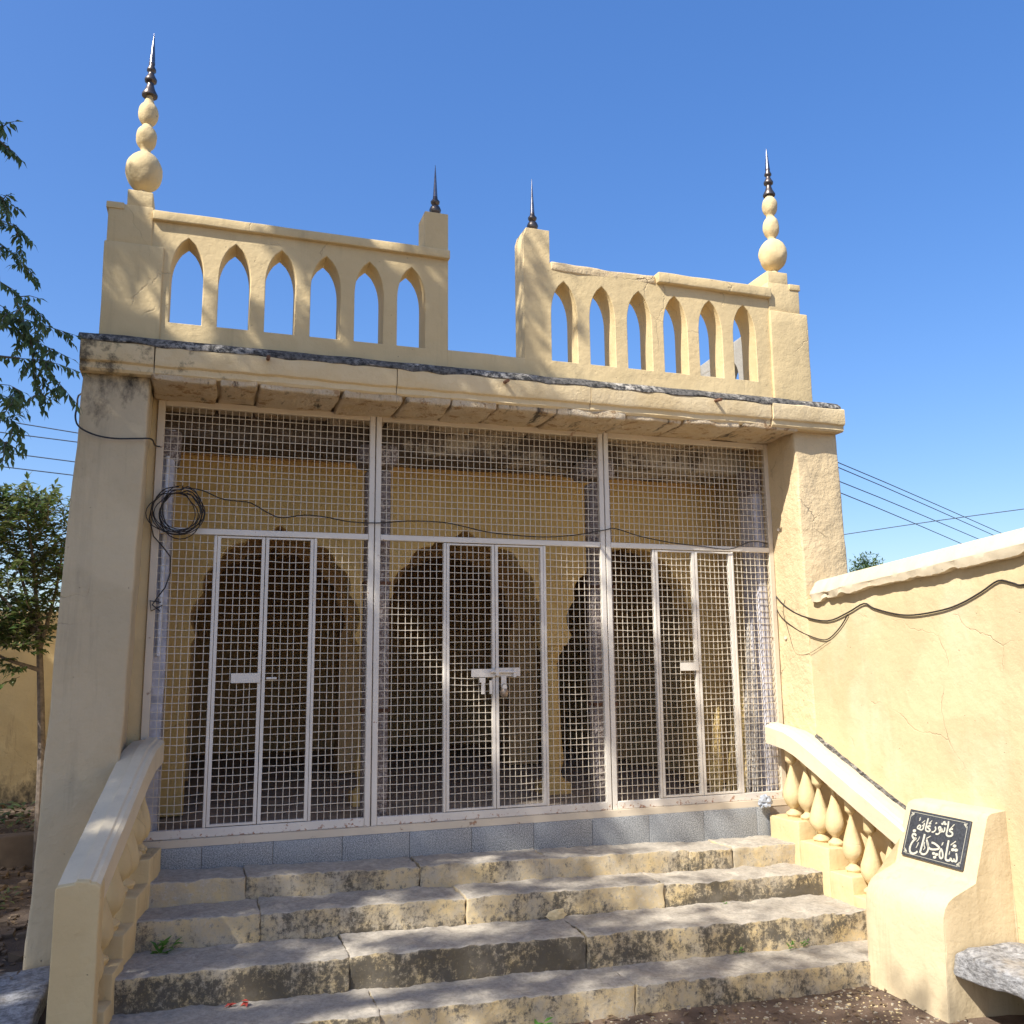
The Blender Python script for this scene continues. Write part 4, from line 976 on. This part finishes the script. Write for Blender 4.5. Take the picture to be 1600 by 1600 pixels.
# high crown: unseen twigs, density and gaps shaped to cast the wanted dappled shade
def gap_rule(x, z, y):
    """shade wanted from the crown 0..1 and how open its clumps are, for the sun ray reaching this facade / step point"""
    if y > -.6:
        if z > 2.9: return (1.0 if x < 2.0 else max(0, 1-(x-2.0)/1.0), -.02)
        if z > .9: return (1.0 if x < 1.6 else max(.0, 1-(x-1.6)/2.4), -.30+.10*max(0, x))
        return (1.0 if x < .6 else max(.0, .5-(x-2.8)/2.4), -.16+.06*max(0, x))
    return (1.0 if x < .5 else max(0, min(.42, .42-(x-3.0)*.3)), -.10 if x < .5 else -.04)
cnt = 0
eu = SUN.orthogonal().normalized(); ev = SUN.cross(eu)
for i in range(60000):
    h = rt.uniform(6.6, 9.2); X = rt.uniform(-8.8, -.6); Y = rt.uniform(-7.2, -.9)
    t = (-.42-Y)/SUN.y; zf = h+SUN.z/SUN.y*0+SUN.z*t; xf = X+SUN.x*t
    if zf > -.2:
        if zf > 6.2 or xf > 5.0 or xf < -2.5: continue
        k, g = gap_rule(xf, zf, -.42)
    else:
        t = (h+.5)/-SUN.z; xf = X+SUN.x*t; yf = Y+SUN.y*t
        if yf < -2.6 or xf < -3 or xf > 4.5: continue
        if xf < -.5: continue
        k, g = gap_rule(xf, -.5, yf)
    p = Vector((X, Y, h)); qa, qb = p.dot(eu), p.dot(ev)
    cl = noise.noise(Vector((qa*1.25, qb*1.25, 3.3)))*.6+noise.noise(Vector((qa*2.9, qb*2.9, 9)))*.4
    if zf < .9: cl = cl*.5+.5*noise.noise(Vector((qa*5.0, qb*5.0, 20)))
    if rt.random() > k or cl < g: continue
    d = Vector((rt.uniform(-1, 1), rt.uniform(-1, 1), rt.uniform(-.7, .2))).normalized()*rt.uniform(.10, .20)
    cnt += 1
    if cnt > 7500: break
    spray(bl, bt, [p, p+d*.5, p+d+Vector((0, 0, -.05))], rt, .115, .05, .055)
for i in range(4600):      # outer crown, unseen, added to shade the yard left of the pavilion
    h = rt.uniform(5.6, 8.6); x_ = rt.uniform(-3.2, -.55); y_ = rt.uniform(-1.4, 4.2); t = (h+.6)/-SUN.z
    p = Vector((x_-SUN.x*t, y_-SUN.y*t, h))
    if noise.noise(p*.9) < -.22: continue
    d = Vector((rt.uniform(-1, 1), rt.uniform(-1, 1), rt.uniform(-.7, .2))).normalized()*rt.uniform(.12, .25)
    spray(bl, bt, [p, p+d*.5, p+d+Vector((0, 0, -.05))], rt, .13, .06, .06)
for i in range(1500):  # more unseen crown sprays, added to shade the far left wall
    h = rt.uniform(5.6, 8.6); x_ = rt.uniform(-3.2, -.8); z_ = rt.uniform(-.4, 1.8); t = (h-z_)/-SUN.z
    p = Vector((x_-SUN.x*t, 4.9-SUN.y*t, h))
    if noise.noise(p*1.1+Vector((7, 0, 0))) < -.02: continue
    d = Vector((rt.uniform(-1, 1), rt.uniform(-1, 1), rt.uniform(-.7, .2))).normalized()*rt.uniform(.12, .25)
    spray(bl, bt, [p, p+d*.5, p+d+Vector((0, 0, -.05))], rt, .13, .06, .06)
limb([(-6.4, -3.2, 5.4), (-7.6, -2.4, 6.2), (-8.6, -1.2, 6.9)], .07, .03)
print('crown twigs', cnt, 'leaf faces', len(bl.f))
bt.build('trunk', 'bark', tree); bl.build('crown', 'leaf_far', tree, smooth=0)

# small bushy tree behind the left pillar
bt = MB(); bl = MB()
bush = empty('small_tree', (-.95, 2.5, -.62), 'bushy small tree with thin dark trunk behind the left pillar', 'tree')
bt.tube([(-.90, 2.5, -.65), (-.93, 2.5, .4), (-.97, 2.5, .9), (-1.02, 2.5, 1.45)], .036, 8, .026)
for e_ in [((-1.02, 2.5, 1.4), (-1.2, 2.6, 1.9), (-1.35, 2.6, 2.5)), ((-1.0, 2.5, 1.3), (-.9, 2.45, 1.8), (-.86, 2.5, 2.3)), ((-1.02, 2.5, 1.45), (-1.1, 2.4, 2.1), (-1.22, 2.4, 2.72)), ((-.98, 2.5, 1.1), (-1.25, 2.4, 1.2), (-1.5, 2.4, 1.35)), ((-1.02, 2.5, 1.4), (-1.5, 2.7, 1.9), (-1.9, 2.7, 2.2))]:
    bt.tube(e_, .022, 6, .006)
for i in range(1500):
    a = rt.uniform(0, 2*math.pi); r_ = rt.random()**.5; z = rt.uniform(-1, 1)
    p = Vector((-1.42+.72*r_*math.cos(a)*math.sqrt(1-z*z*.7), 2.55+.6*r_*math.sin(a), 1.98+.68*z))
    if noise.noise(p*2.6) < -.18: continue
    d = Vector((rt.uniform(-1, 1), rt.uniform(-1, 1), rt.uniform(-.1, 1))).normalized()*rt.uniform(.10, .2)
    spray(bl, bt, [p, p+d*.5, p+d], rt, .085, .034, .028, .1)
for x, y, z in [(-1.22, 2.4, 2.62), (-1.02, 2.45, 2.42), (-.88, 2.5, 2.35), (-1.38, 2.5, 2.5), (-1.12, 2.5, 2.45), (-.95, 2.4, 2.28)]:
    spray(bl, bt, [(x, y, z), (x+.01, y, z+.1), (x+rt.uniform(-.04, .04), y, z+.2)], rt, .08, .03, .03, -.3)
for i in range(26):
    p = Vector((-1.3+rt.uniform(-.35, .25), 2.4+rt.uniform(-.2, .2), 1.25+rt.uniform(-.2, .2))); d = Vector((rt.uniform(-1, 1), rt.uniform(-1, 0), rt.uniform(-.6, .3)))*.16
    spray(bl, bt, [p, p+d*.5, p+d], rt, .08, .034, .028, .2)
bt.build('trunk', 'bark', bush); bl.build('crown', 'leaf_b', bush, smooth=0)
# far tree tops beyond the right wall
for x, y, h, lab in [(31.2, 30, 5.75, 'distant feathery tree top showing just above the right wall coping'), (33.4, 32, 5.65, 'second distant tree top lower and further right behind the coping')]:
    t = empty('far_tree', (x, y, -.9), lab, 'tree', 'distant trees behind the wall'); b = MB(); b.tube([(x, y, -1), (x+.1, y, h-2.2)], .16, 8, .07); b.build('trunk', 'bark', t)
    bl = MB(); b2 = MB()
    for i in range(260):
        a = rt.uniform(0, 6.28); zz = rt.random(); r_ = (1-zz*.75)*1.5*rt.random()**.5
        p = Vector((x+r_*math.cos(a), y+r_*math.sin(a), h-2.6+2.5*zz)); d = Vector((rt.uniform(-.5, .5), rt.uniform(-.5, .5), rt.uniform(0, 1))).normalized()*.5
        spray(bl, b2, [p, p+d*.5, p+d], rt, .22, .08, .12, .2)
    bl.build('crown', 'leaf', t, smooth=0)
# weeds on the steps
for i, (p, s_, lab) in enumerate([((.234, -.775, -.50), .10, 'green weed tuft on the second step beside the left balustrade'), ((3.895, -.775, -.575), .05, 'tiny weed at the right end of the second riser'),
        ((3.734, -1.225, -.735), .045, 'leftmost of three tiny weeds below the third riser'), ((4.117, -1.225, -.745), .055, 'middle of three tiny weeds below the third riser'),
        ((4.221, -1.225, -.748), .055, 'rightmost of three tiny weeds near the plaque pedestal'), ((2.184, -1.63, -.88), .10, 'bright green weed on the soil before the lowest step')]):
    b = MB(); rw = random.Random(900+i)
    for k_ in range(26 if s_ > .08 else 14):
        a = rw.uniform(0, 6.28); q = Vector(p)+Vector((rw.uniform(-.5, .5)*s_, -rw.random()*.2*s_, rw.random()*.7*s_))
        leaf(b, q, Vector((math.cos(a), math.sin(a)*.6-.3, rw.uniform(.1, 1.0))), Vector((0, -.3, 1)), s_*rw.uniform(.35, .7), s_*rw.uniform(.14, .26), .2)
    tag(b.build('weed', 'leaf_w', None, None, 0), lab, 'weed', 'weeds on the steps')
for i, (p, s_, lab) in enumerate([((-1.25, 3.1, -.36), .30, 'low leafy plant with pale flowers in the yard near the left edge'), ((-.95, 1.3, -.62), .16, 'small green seedling on dark soil behind the left pillar'), ((-.62, -.62, -.66), .16, 'dry pale weed at the foot of the left pillar')]):
    b = MB(); rw = random.Random(950+i)
    for k_ in range(60 if i == 0 else 30):
        a = rw.uniform(0, 6.28); q = Vector(p)+Vector((rw.uniform(-.6, .6)*s_, rw.uniform(-.5, .5)*s_, rw.random()*.8*s_))
        leaf(b, q, Vector((math.cos(a), math.sin(a), rw.uniform(.0, 1.0))), Vector((0, -.3, 1)), s_*rw.uniform(.25, .45), s_*rw.uniform(.09, .17), .2)
    tag(b.build('yard_plant', 'leaf_dry' if i == 2 else 'leaf_b', None, None, 0), lab, 'plant', 'plants in the left yard')

# ------------------------------------------------------------------ small litter
def crumple(name, c, s, mat, seed, label, cat, sq=(1, 1, 1)):
    bm = bmesh.new(); bmesh.ops.create_icosphere(bm, subdivisions=3, radius=1)
    for v in bm.verts:
        k_ = 1+.55*nz(v.co, 2.2, seed)+.25*nz(v.co, 5, seed+2); v.co = Vector((v.co.x*k_*s*sq[0]+c[0], v.co.y*k_*s*sq[1]+c[1], v.co.z*k_*s*sq[2]+c[2]))
    me = bpy.data.meshes.new(name); bm.to_mesh(me); bm.free(); return tag(link(name, me, mat, None, None, 25), label, cat)
crumple('plastic_bag', (4.72, -.115, .005), .055, 'bag', 3, 'crumpled pale plastic bag beside the first baluster on the right', 'plastic bag', (1, .7, .9))
crumple('plaster_chip', (2.644, -.79, -.505), .055, 'chip', 5, 'yellow plaster chip leaning on the second riser', 'plaster chip', (1.2, .25, .7))
b = MB(); rw = random.Random(4)
for k_ in range(5): leaf(b, Vector((.60+.02*k_, -1.235, -.655+rw.uniform(0, .01))), Vector((rw.uniform(-1, 1), -.4, rw.uniform(-.1, .3))), Vector((0, 0, 1)), .05, .03)
tag(b.build('red_leaf', 'litter_red', None, None, 0), 'red dry leaf on the third tread near the left', 'leaf')
rs = random.Random(77)
def stone_field(name, n, area, size, mat, zoff=0.0, test=None):
    b = MB()
    for i in range(n):
        x = rs.uniform(area[0], area[1]); y = rs.uniform(area[2], area[3])
        if test and not test(x, y): continue
        s_ = size*rs.uniform(.35, 1.3)*(1 if rs.random() < .85 else 1.8); z = ground_z(x, y)+s_*.2+zoff; o = len(b.v)
        for vx, vy, vz in [(-1, -1, -1), (1, -1, -1), (1, 1, -1), (-1, 1, -1), (-1, -1, 1), (1, -1, 1), (1, 1, 1), (-1, 1, 1)]:
            b.v.append((x+s_*(vx*.8+rs.uniform(-.35, .35)), y+s_*(vy*.8+rs.uniform(-.35, .35)), z+s_*.6*(vz*.7+rs.uniform(-.35, .35))))
        b.f += [tuple(o+i_ for i_ in q) for q in [(0, 3, 2, 1), (4, 5, 6, 7), (0, 1, 5, 4), (1, 2, 6, 5), (2, 3, 7, 6), (3, 0, 4, 7)]]
    o = b.build(name, mat, None, 'stuff', 0); return o
o = stone_field('gravel', 1700, (1.6, 4.6, -3.2, -1.55), .0065, 'step'); tag(o, 'loose gravel and crumbs on the soil before the lowest step', 'gravel')
o = stone_field('plaster_crumbs', 420, (3.2, 4.5, -2.5, -1.6), .0055, 'chip', 0, lambda x, y: rs.random() < max(.05, 1-abs(x-4.2-.3*(y+1.6))/.45)); tag(o, 'pale plaster crumbs on the soil beside the plaque pedestal', 'crumbs')
o = stone_field('rubble', 900, (-2.6, -.5, -.3, 4.7), .036, 'dark_in'); tag(o, 'dark rubble stones on the ground behind the left pillar', 'rubble')
b = MB()
for i in range(900):
    if rs.random() < .5: x, y = rs.uniform(-2.6, -.35), rs.uniform(-1.6, 4.5)
    else: x, y = rs.uniform(1.5, 4.6), rs.uniform(-3.0, -1.5)
    leaf(b, Vector((x, y, ground_z(x, y)+.012)), Vector((rs.uniform(-1, 1), rs.uniform(-1, 1), rs.uniform(-.05, .3))), Vector((rs.uniform(-.3, .3), rs.uniform(-.3, .3), 1)), rs.uniform(.03, .08), rs.uniform(.015, .03))
o = b.build('leaf_litter', 'leaf_dry', None, 'stuff', 0); tag(o, 'dry fallen leaves scattered over the soil', 'leaf litter')
